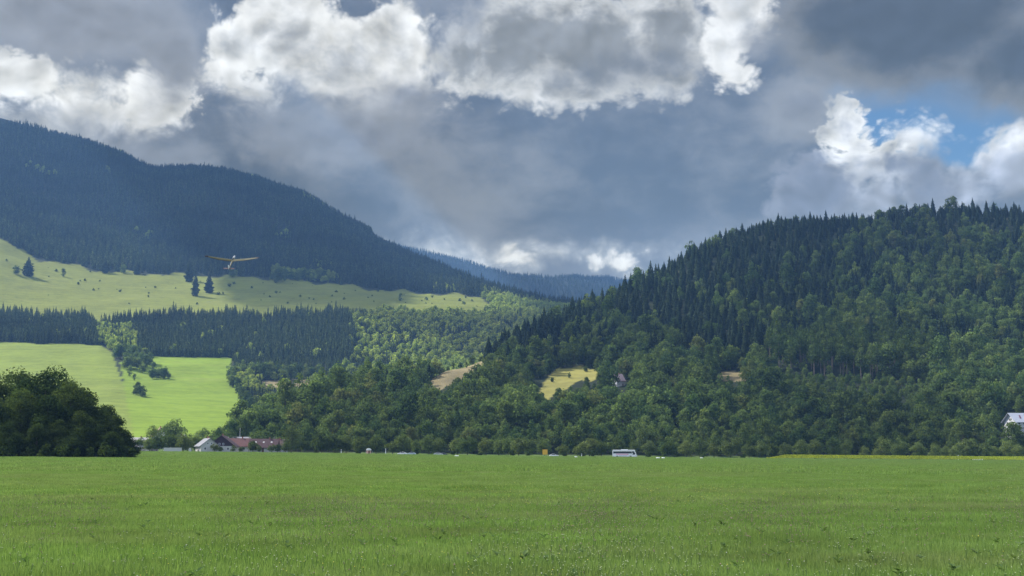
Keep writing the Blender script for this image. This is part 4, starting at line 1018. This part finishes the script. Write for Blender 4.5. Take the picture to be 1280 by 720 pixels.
# ------------------------------------------------------------------ houses
M_RED = worn('red_brown_tiles', (.075, .042, .045), .85, 1.2, .3); M_GREYT = worn('grey_tiles', (.22, .22, .24), .8, 1.2, .25)
M_WOOD = worn('dark_timber', (.055, .035, .045), .85, 2.0, .3); M_PINKT = worn('pink_tiles', (.42, .24, .22), .85, 1.2, .2)
M_SLATE = worn('bright_metal_roof', (.42, .44, .50), .45, .7, .12, .3, .5)
def house(px, Y, rz, L, Wd, hw, hr, wallm, roofm, label, gable=None, floors=2, nwin=3, name='village_house', lower=None, base=0.0, over=.7, winm=None, frame=M_WHITE, chim=True, skylights=0, ws=1.0):
    """gabled house; ridge along local x, length L, depth Wd, eaves height hw, roof rise hr"""
    x, y, z = at(px, Y); t = root(name, (x, y, z + base), rz, label, 'house')
    w_ = build('wall', [box(-L/2, L/2, -Wd/2, Wd/2, -2.5, hw)], lower or wallm, t)
    gm = gable or wallm
    for s in (-1, 1):
        xx = s * (L/2 - .1); V = [(xx - .1, -Wd/2, hw), (xx - .1, Wd/2, hw), (xx - .1, 0, hw + hr), (xx + .1, -Wd/2, hw), (xx + .1, Wd/2, hw), (xx + .1, 0, hw + hr)]
        build('gable', (V, [(0, 1, 2), (3, 5, 4), (0, 3, 4, 1), (1, 4, 5, 2), (2, 5, 3, 0)]), gm, t)
    sl = hr / (Wd / 2); o_ = over; P = []
    for s in (-1, 1):
        e = (s * (Wd/2 + o_), hw - sl * o_); th = .22
        V = [(xx, yy, zz) for xx in (-L/2 - o_, L/2 + o_) for yy, zz in ((0, hw + hr), e, (e[0], e[1] + th), (0, hw + hr + th))]
        P.append((V, [(0, 1, 2, 3), (7, 6, 5, 4), (0, 4, 5, 1), (1, 5, 6, 2), (2, 6, 7, 3), (3, 7, 4, 0)]))
    rf_ = build('roof', P, roofm, t)
    if chim: build('chimney', [box(L*.18, L*.18 + .6, -.35, .35, hw + hr * .6, hw + hr + .9), box(L*.18 - .06, L*.18 + .66, -.41, .41, hw + hr + .9, hw + hr + 1.0)], worn('brick', (.3, .14, .1)), rf_)
    for k in range(skylights):
        xx = -L/2 + L * (k + .7) / (skylights + .4); q = .45
        yy = -(Wd/2) * q; zz = hw + hr * (1 - q) + .26
        V = [(xx - .4, yy - .35, zz - sl * .35), (xx + .4, yy - .35, zz - sl * .35), (xx + .4, yy + .35, zz + sl * .35), (xx - .4, yy + .35, zz + sl * .35)]
        V += [(a, b, c - .1) for a, b, c in V]; build('skylight', (V, [(0, 1, 2, 3), (7, 6, 5, 4), (0, 4, 5, 1), (1, 5, 6, 2), (2, 6, 7, 3), (3, 7, 4, 0)]), M_REND, rf_)
    gl = winm or M_GLASS
    def win(face, u, z0, ww=1.0, hh=1.25):
        ww *= ws; hh *= 1 + (ws - 1) * .6; z0 -= (ws - 1) * .25
        if face == 'F': fr = [box(u - ww/2, u + ww/2, -Wd/2 - .05, -Wd/2 + .02, z0, z0 + hh)]; pn = [box(u - ww/2 + .12, u + ww/2 - .12, -Wd/2 - .065, -Wd/2 - .04, z0 + .12, z0 + hh - .12)]
        else:
            s = 1 if face == 'R' else -1; a, b = sorted((s * (L/2 - .02), s * (L/2 + .05))); c, d = sorted((s * (L/2 + .04), s * (L/2 + .065)))
            fr = [box(a, b, u - ww/2, u + ww/2, z0, z0 + hh)]; pn = [box(c, d, u - ww/2 + .12, u + ww/2 - .12, z0 + .12, z0 + hh - .12)]
        f = build('window', fr, frame, t); build('pane', pn, gl, f)
    fh = hw / floors
    for k in range(floors):
        for j in range(nwin):
            u = -L/2 + L * (j + .5) / nwin
            if k == 0 and j == nwin // 2: build('door', box(u - .5, u + .5, -Wd/2 - .05, -Wd/2 + .02, 0, 2.05), worn('door_wood', (.12, .06, .04)), t); continue
            win('F', u, fh * k + .9)
        for j in range(2):
            for fc in 'LR': win(fc, -Wd/4 + Wd/2 * j, fh * k + .9)
    for fc in 'LR':
        win(fc, -.9, hw + .45, .8, 1.0); win(fc, .9, hw + .45, .8, 1.0)
    return t
house(258.5, 600, R(-62), 10, 8.5, 3.0, 3.3, M_REND, M_GREYT, 'white gabled house with a grey roof at the right end of the village gardens', floors=1, nwin=3)
house(279, 612, R(-88), 10, 13, 2.8, 5.0, M_WOOD, M_RED, 'dark timber gabled house with white window frames', gable=M_WOOD, lower=M_REND, floors=1, nwin=3)
house(297, 628, R(6), 11, 9, 3.0, 3.6, M_REND, worn('red_tiles', (.13, .06, .055), .85, 1.2, .3), 'house with a bright red roof right of the dark timber house', floors=1, nwin=3)
house(312, 665, R(3), 30, 11, 4.2, 2.4, M_REND, M_GREYT, 'long hall with a pale grey roof behind the village houses', floors=1, nwin=6, chim=False)
house(330, 612, R(4), 13, 9, 2.6, 3.8, M_REND, M_RED, 'long house with a dark red roof and skylights at the village edge', floors=1, nwin=5, skylights=3)
house(345, 628, R(-14), 9, 8, 2.8, 3.4, M_REND, M_RED, 'small red-roofed house at the right end of the village', floors=1, nwin=2, skylights=1)
house(199.5, 720, R(-70), 9, 9, 5.2, 4.2, M_REND, M_PINKT, 'tall house with a pink roof among the trees left in the village', floors=2, nwin=3, base=2.5)
house(170.5, 690, R(15), 11, 9, 3.2, 3.4, M_REND, worn('pale_tiles', (.5, .47, .43), .85, 1.2, .2), 'pale-roofed house just right of the dark copse', floors=1, nwin=3)
house(223, 700, R(-30), 9, 8, 5.0, 3.2, M_REND, M_GREYT, 'white house behind the dark trees in the middle of the village', floors=2, nwin=3)
house(184, 640, R(-5), 9, 7, 2.4, 2.2, worn('mauve_render', (.45, .36, .38)), M_GREYT, 'low mauve house between the copse and the dark trees', floors=1, nwin=2)
house(772, 900, R(38), 8, 7, 4.5, 4.6, M_REND, worn('dull_pink_tiles', (.42, .30, .30), .8, 1, .2), 'white house with a steep pale roof standing alone among the trees of the hill', floors=1, nwin=2, name='hillside_house', base=-0.6)
bh = house(1290, 705, R(8), 25, 13, 11.5, 4.4, worn('pale_grey_render', (.50, .51, .54), .9, .6, .06), M_SLATE, 'big white house with rows of windows and a bright roof at the right edge', floors=4, nwin=8, name='apartment_house', over=1.4, base=-0.6, chim=False, ws=1.7)
for k in range(5):
    build('solar_panel', [prism([(-9.5 + k * 4.2, 0), (-8.6 + k * 4.2, 0), (-7.6 + k * 4.2, 1), (-8.5 + k * 4.2, 1)], 0, .1)], material('maroon_panel', (.14, .05, .08), .3), bh)
    o = bh.children[-1]; o.rotation_euler = (R(-90) + math.atan2(4.4, 6.5) + R(0), 0, 0)
for o in [c for c in bh.children if c.name.startswith('solar_panel')]:
    sl = math.atan2(4.4, 6.5); o.rotation_euler = (0, 0, 0); me = o.data
    co = np.zeros(len(me.vertices) * 3, np.float32); me.vertices.foreach_get('co', co); co = co.reshape(-1, 3)
    u = co[:, 2] * 3.4; th = co[:, 1]; n = np.stack([co[:, 0], -4.9 + u * math.cos(sl) - th * math.sin(sl), 11.5 + 4.4 * (1 - 4.9 / 6.5) + .24 + u * math.sin(sl) + th * math.cos(sl)], 1)
    me.vertices.foreach_set('co', n.astype(np.float32).ravel()); me.update()
def mast(px, Y, h, label):
    x, y, z = at(px, Y); t = root('flagpole', (x, y, z), 0, label, 'pole'); build('pole', tube([(0, 0, -.3), (0, 0, h)], [.13, .08], 8), M_WHITE, t); build('cap', tube([(0, 0, h), (0, 0, h + .2)], [.14, .05], 8), M_GREYM, t)
mast(299.3, 640, 12, 'thin white flagpole standing over the village roofs')

# ------------------------------------------------------------------ overhead line across the wooded hill
def line():
    t = root('overhead_line', (0, 0, 0), 0, 'thin overhead wires strung across the front of the wooded hill', 'power line')
    ends = [unproject(742, 402, 1222), unproject(1430, 412, 1080)]
    for off in (0, 5.0):
        a, b = ends
        P = [(a[0] + (b[0] - a[0]) * u, a[1] + (b[1] - a[1]) * u + off, a[2] + (b[2] - a[2]) * u - 3.2 * 4 * u * (1 - u)) for u in np.linspace(0, 1, 40)]
        build('wire', tube(P, [.04] * 40, 5), M_GREYM, t)
    for a in (ends[0], ends[-1]):
        zg = float(height(np.array([a[0]]), np.array([a[1]]))[0])
        build('pole', [tube([(a[0], a[1] + 2.5, zg - 1), (a[0], a[1] + 2.5, a[2] + .5)], [.2, .14], 8), box(a[0] - .08, a[0] + .08, a[1] - .2, a[1] + 5.2, a[2] + .1, a[2] + .25)], M_WOOD, t)
line()

# ------------------------------------------------------------------ model glider climbing away over the field
def glider():
    Y = 80.0; p = unproject(290.6, 326.5, Y); n = unproject(293, 318, Y)
    t = root('glider', p, 0, 'yellowish glider with black wing tips climbing away in front of the mountain', 'glider')
    t.rotation_euler = Euler((R(40), R(2.0), R(-1)), 'YXZ')
    wingm = worn('translucent_covering', (.085, .086, .046), .5, 6, .15); dark = material('black_covering', (.012, .012, .018), .5); wht = M_WHITE
    def skin(sec, name, mat, parent):
        """sections (x, y_lead, y_trail, z, thick)"""
        V = []; F = []
        for (x, yl, yt, z, th) in sec:
            c = yl - yt; V += [(x, yl, z), (x, yl - .12 * c, z + th * .8), (x, yl - .35 * c, z + th), (x, yl - .7 * c, z + th * .55), (x, yt, z), (x, yl - .6 * c, z - th * .15), (x, yl - .2 * c, z - th * .35)]
        for i in range(len(sec) - 1):
            for k in range(7): a, b = i * 7 + k, i * 7 + (k + 1) % 7; F.append((a, b, b + 7, a + 7))
        F += [tuple(range(7))[::-1], tuple(range((len(sec) - 1) * 7, len(sec) * 7))]
        return build(name, (V, F), mat, parent, smooth=False)
    for s in (-1, 1):
        w_ = skin([(s * .05, .13, -.15, .06, .035), (s * .85, .12, -.14, .16, .03), (s * 1.25, .09, -.12, .24, .024), (s * 1.55, .06, -.09, .30, .018)], 'wing', wingm, t)
        skin([(s * 1.551, .07, -.10, .301, .03), (s * 1.66, .07, -.12, .325, .03), (s * 1.76, .04, -.10, .34, .02)], 'wing_tip', dark, w_)
        build('trailing_strip', tube([(s * .1, -.15, .075), (s * .84, -.14, .165), (s * 1.5, -.10, .295)], [.016, .014, .01], 5), worn('brown_strip', (.06, .05, .035)), w_)
    build('fuselage', tube([(0, .62, .0), (0, .58, 0), (0, .42, .0), (0, .1, .01), (0, -.25, .01), (0, -.8, .03), (0, -1.02, .04)], [.01, .04, .068, .08, .055, .03, .02], 12), worn('khaki_covering', (.12, .115, .07), .5), t, smooth=True)
    build('nose', tube([(0, .70, .0), (0, .66, 0), (0, .55, 0), (0, .30, .012)], [.008, .04, .060, .084], 12), worn('pale_nose', (.45, .46, .48), .5), t, smooth=True)
    build('canopy', tube([(0, .26, .06), (0, .18, .085), (0, .05, .07)], [.01, .045, .03], 10), M_GLASS, t, smooth=True)
    skin([(-.36, -.93, -1.06, .05, .008), (0, -.88, -1.08, .05, .01), (.36, -.93, -1.06, .05, .008)], 'tailplane', worn('dark_tail', (.09, .07, .08), .5), t)
    build('fin', ([(-.012, -.85, .05), (-.012, -1.1, .05), (-.008, -1.1, .30), (-.008, -.98, .30), (.012, -.85, .05), (.012, -1.1, .05), (.008, -1.1, .30), (.008, -.98, .30)],
                  [(0, 1, 2, 3), (7, 6, 5, 4), (0, 4, 5, 1), (1, 5, 6, 2), (2, 6, 7, 3), (3, 7, 4, 0)]), wht, t)
glider()
# ------------------------------------------------------------------ grass and wildflowers of the field
def grass_mat(name, c1, c2, c3):
    m_ = bpy.data.materials.new(name); m_.use_nodes = True; q = G(m_.node_tree); q.n.clear()
    at_ = q.node('ShaderNodeAttribute', attribute_name='tone').outputs['Fac']; oi = q.node('ShaderNodeObjectInfo')
    pos = q.node('ShaderNodeNewGeometry').outputs['Position']
    n = q.noise(pos, 1 / 3.2, 4, 0.6); nb = q.noise(q.v('MULTIPLY', pos, (1 / 22, 1 / 7, 1)), 1.0, 4, 0.6)
    c = q.mix(at_, c1, c2); c = q.mix(q.mul(q.sstep(nb, .42, .68), .6), c, c3)
    c = q.v('SCALE', c, scale=q.add(.45, q.mul(n, 1.1)))
    d = q.node('ShaderNodeBsdfDiffuse'); q.put(d.inputs[0], c); t = q.node('ShaderNodeBsdfTranslucent'); q.put(t.inputs[0], q.v('MULTIPLY', c, (1.2, 1.25, .7)))
    mx = q.node('ShaderNodeMixShader'); mx.inputs[0].default_value = .4; q.l.new(d.outputs[0], mx.inputs[1]); q.l.new(t.outputs[0], mx.inputs[2])
    o = q.node('ShaderNodeOutputMaterial'); q.l.new(mx.outputs[0], o.inputs[0]); return m_
MGR = grass_mat('grass_blades', (0.118, 0.208, 0.054), (0.235, 0.330, 0.105), (0.225, 0.255, 0.120))
def patch(rng, size, n, h, w, lean=.35):
    """a square of upright bent blades, each two tapering quads and a tip"""
    x = rng.uniform(-size/2, size/2, n); y = rng.uniform(-size/2, size/2, n); H = h * rng.uniform(.45, 1.2, n) * (1 + .25 * np.sin(x * 5 / size + 1) * np.cos(y * 6 / size))
    a = rng.uniform(0, 6.283, n); dx, dy = np.cos(a), np.sin(a); b = rng.uniform(0, 6.283, n); l = rng.uniform(0, lean, n) * H; lx, ly = np.cos(b) * l, np.sin(b) * l; ww = w * rng.uniform(.6, 1.3, n) / 2
    def ring(f, k, z): return np.stack([x + lx * f - dx * ww * k, y + ly * f - dy * ww * k, z], 1), np.stack([x + lx * f + dx * ww * k, y + ly * f + dy * ww * k, z], 1)
    A0, A1 = ring(0, 1, np.full(n, -.02)); B0, B1 = ring(.3, .8, H * .55); T = np.stack([x + lx, y + ly, H], 1)
    V = np.stack([A0, A1, B1, B0, T], 1).reshape(-1, 3); i = np.arange(n) * 5
    me = mesh_from('grass_patch', V, quads=np.stack([i, i + 1, i + 2, i + 3], 1), tris=np.stack([i + 3, i + 2, i + 4], 1))
    tn = rng.uniform(0, 1, n); add_tone(me, np.concatenate([tn, tn]), 1); me.materials.append(MGR); return me
rg = np.random.default_rng(77)
def sward(name, r0, r1, size, n, h, w, over, label, nvar=5):
    """patches laid over a ring of the field; the first ones are the object's own source meshes, kept as its children"""
    srcs = []
    host = bpy.data.meshes.new(name); pts = []
    y = r0
    while y < r1:
        hw_ = .49 * y + 30; x = -hw_
        while x < hw_:
            pts.append((x + rg.uniform(-.25, .25) * size, y + rg.uniform(-.25, .25) * size)); x += size * over
        y += size * over
    pts = np.array(pts); z = height(pts[:, 0], pts[:, 1]); N_ = len(pts)
    host.vertices.add(N_); host.vertices.foreach_set('co', np.column_stack([pts, z]).astype(np.float32).ravel())
    for nm_, v_ in (('sc', rg.uniform(.85, 1.15, N_)), ('rt', rg.choice([0, math.pi/2, math.pi, -math.pi/2], N_) + rg.uniform(-.2, .2, N_))):
        a = host.attributes.new(nm_, 'FLOAT', 'POINT'); a.data.foreach_set('value', v_.astype(np.float32))
    a = host.attributes.new('pick', 'INT', 'POINT'); a.data.foreach_set('value', rg.integers(0, nvar, N_).astype(np.int32))
    o = link(name, host); tag(o, label, 'grass', kind='stuff')
    for k in range(nvar):
        c = link('grass_patch', patch(rg, size, n, h, w), (), o); xx, yy = 0, 0
        j = int(rg.integers(0, N_)); c.location = (pts[j, 0], pts[j, 1], z[j]); srcs.append(c)
    ng = bpy.data.node_groups.new(name, 'GeometryNodeTree')
    ng.interface.new_socket('Geometry', in_out='INPUT', socket_type='NodeSocketGeometry'); ng.interface.new_socket('Geometry', in_out='OUTPUT', socket_type='NodeSocketGeometry')
    N = ng.nodes; Lk = ng.links; gi = N.new('NodeGroupInput'); go = N.new('NodeGroupOutput'); jn = N.new('GeometryNodeJoinGeometry')
    for s in srcs:
        oi = N.new('GeometryNodeObjectInfo'); oi.transform_space = 'ORIGINAL'; oi.inputs['Object'].default_value = s; oi.inputs['As Instance'].default_value = True; Lk.new(oi.outputs['Geometry'], jn.inputs[0])
    ip = N.new('GeometryNodeInstanceOnPoints'); Lk.new(gi.outputs[0], ip.inputs['Points']); Lk.new(jn.outputs[0], ip.inputs['Instance']); ip.inputs['Pick Instance'].default_value = True
    def named(nm_, ty):
        a = N.new('GeometryNodeInputNamedAttribute'); a.data_type = ty; a.inputs['Name'].default_value = nm_; return a.outputs[0]
    Lk.new(named('pick', 'INT'), ip.inputs['Instance Index']); Lk.new(named('sc', 'FLOAT'), ip.inputs['Scale'])
    cx = N.new('ShaderNodeCombineXYZ'); Lk.new(named('rt', 'FLOAT'), cx.inputs[2]); er = N.new('FunctionNodeEulerToRotation'); Lk.new(cx.outputs[0], er.inputs[0]); Lk.new(er.outputs[0], ip.inputs['Rotation'])
    Lk.new(ip.outputs[0], go.inputs[0]); o.modifiers.new('lay', 'NODES').node_group = ng
    print(name, N_)
sward('near_grass', 9, 42, 1.6, 1900, .125, .010, .8, 'long green meadow grass in the nearest part of the field')
sward('middle_grass', 42, 120, 4.0, 3000, .15, .024, .85, 'green meadow grass in the middle of the field')
sward('far_grass', 120, 552, 14.0, 3600, .26, .10, .85, 'short green grass of the far field', 4)

def flowers(name, n, r0, r1, hd, hh, col1, col2, label, band=None, seedv=1, stem=(.13, .20, .06)):
    """small flower or seed heads on thin stems"""
    r = np.random.default_rng(seedv); V = []; F = []; tone = []
    mat = bpy.data.materials.new(name); mat.use_nodes = True; q = G(mat.node_tree); b = q.n['Principled BSDF']; b.inputs['Roughness'].default_value = .8
    at_ = q.node('ShaderNodeAttribute', attribute_name='tone').outputs['Fac']; q.put(b.inputs['Base Color'], q.mix(at_, col1, col2))
    ms = material(name + '_stem', stem, .9); nf = []
    k = 0
    while k < n:
        y = r0 * (r1 / r0) ** r.uniform() if band is None else abs(r.normal(band[0], band[1]))
        x = r.uniform(-.47, .47) * y
        if y < 11 or y > 560 or vnoise(np.array([x]), np.array([y]), max(1.2, y * .07), 3 + seedv)[0] < r.uniform(.15, .8): continue
        k += 1; s = hd * r.uniform(.6, 1.3) * max(1, y / 45); z0 = float(_hf(x, y)); h = hh * r.uniform(.75, 1.25) ; o = len(V)
        lx, ly = r.uniform(-.05, .05, 2)
        V += [(x - .003, y, z0), (x + .003, y, z0), (x + lx + .003, y + ly, z0 + h), (x + lx - .003, y + ly, z0 + h)]; F.append((o, o + 1, o + 2, o + 3)); tone.append(r.uniform()); nf.append(1)
        c = (x + lx, y + ly, z0 + h); t_ = r.uniform(); o = len(V)
        V += [(c[0] - s, c[1], c[2]), (c[0], c[1] - s, c[2]), (c[0] + s, c[1], c[2]), (c[0], c[1] + s, c[2]), (c[0], c[1], c[2] + s * .8), (c[0], c[1], c[2] - s * .6)]
        for a, b2 in ((0, 1), (1, 2), (2, 3), (3, 0)): F += [(o + a, o + b2, o + 4), (o + b2, o + a, o + 5)]; tone += [t_, t_]; nf += [0, 0]
    me = mesh_from(name, V, faces=F); add_tone(me, tone, 1); o = link(name, me, [mat, ms]); me.polygons.foreach_set('material_index', np.array(nf, np.int32))
    tag(o, label, 'flowers', kind='stuff')
_gx = np.linspace(-300, 300, 61); _gy = np.linspace(5, 600, 120); _gz = height(*np.meshgrid(_gx, _gy, indexing='ij'))
def _hf(x, y):
    i = min(max((x + 300) / 10, 0), 59.99); j = min(max((y - 5) / 5, 0), 118.99); a, b = int(i), int(j); u, v_ = i - a, j - b
    return (_gz[a, b]*(1-u) + _gz[a+1, b]*u)*(1-v_) + (_gz[a, b+1]*(1-u) + _gz[a+1, b+1]*u)*v_
flowers('yellow_flowers', 700, 14, 130, .008, .17, (.62, .50, .05), (.75, .68, .12), 'small yellow wildflowers scattered through the field', None, 1)
flowers('yellow_flower_band', 1200, 14, 130, .011, .18, (.60, .52, .05), (.72, .66, .12), 'yellow wildflowers gathered in a loose band across the field', (52, 9), 2)
flowers('seed_heads', 8000, 14, 130, .013, .175, (.14, .10, .065), (.28, .19, .14), 'brown grass seed heads in a band across the field', (36, 7), 4)
flowers('grey_seed_heads', 9000, 12, 110, .010, .165, (.20, .26, .10), (.42, .46, .24), 'pale grass seed heads all over the near field', None, 5)
flowers('clover_heads', 160, 13, 60, .009, .20, (.55, .50, .48), (.62, .58, .55), 'whitish clover heads in the near grass', None, 6)
def broad_weeds():
    r = np.random.default_rng(9); V = []; F = []; tone = []
    for _ in range(170):
        y = 13 * (48 / 13) ** r.uniform(); x = r.uniform(-.46, .46) * y; z0 = float(_hf(x, y)); k = .8
        for j in range(int(r.integers(5, 9))):
            a = r.uniform(0, 6.28); L_ = r.uniform(.10, .2) * k; w_ = L_ * .28; e = r.uniform(.3, .9); ca, sa = math.cos(a), math.sin(a); o = len(V); zb = z0 + .06 + r.uniform(0, .1)
            V += [(x, y, zb), (x + ca * L_ * .5 - sa * w_, y + sa * L_ * .5 + ca * w_, zb + L_ * .5 * e), (x + ca * L_, y + sa * L_, zb + L_ * e * .7), (x + ca * L_ * .5 + sa * w_, y + sa * L_ * .5 - ca * w_, zb + L_ * .5 * e)]
            F += [(o, o + 1, o + 2, o + 3)]; tone.append(r.uniform())
    me = mesh_from('broad_leaved_weeds', V, faces=F); add_tone(me, tone, 1)
    tag(link('broad_leaved_weeds', me, grass_mat('weed_leaf', (.07, .13, .045), (.14, .20, .08), (.12, .17, .07))), 'broad-leaved weeds between the grass', 'plants', kind='stuff')
broad_weeds()
def flowering_strip():
    """the yellow-green sown strip at the far right edge of the field"""
    r = np.random.default_rng(12); n = 26000
    y = r.uniform(520, 556, n); px = 955 + (1345 - 955) * r.uniform(0, 1, n); x = (px - 640) / FPX * y
    z = np.array([_hf(a, b) for a, b in zip(x, y)]); h = r.uniform(.5, 1.9, n) * np.clip((px - 950) / 30, .3, 1)
    C_ = np.stack([x, y, z + h], 1); N_ = r.normal(size=(n, 3)); V = leaf_quads(C_, N_, .3, r)
    me = mesh_from('flowering_strip', V, quads=np.arange(n * 4).reshape(n, 4)); add_tone(me, r.uniform(size=n) ** 1.6, 1)
    m_ = leaf_material('mustard_flowers', (.14, .22, .04), (.50, .50, .06), .4, .2)
    tag(link('flowering_strip', me, m_), 'yellow flowering crop strip along the right far edge of the field', 'flowers', kind='stuff')
flowering_strip()
haze()
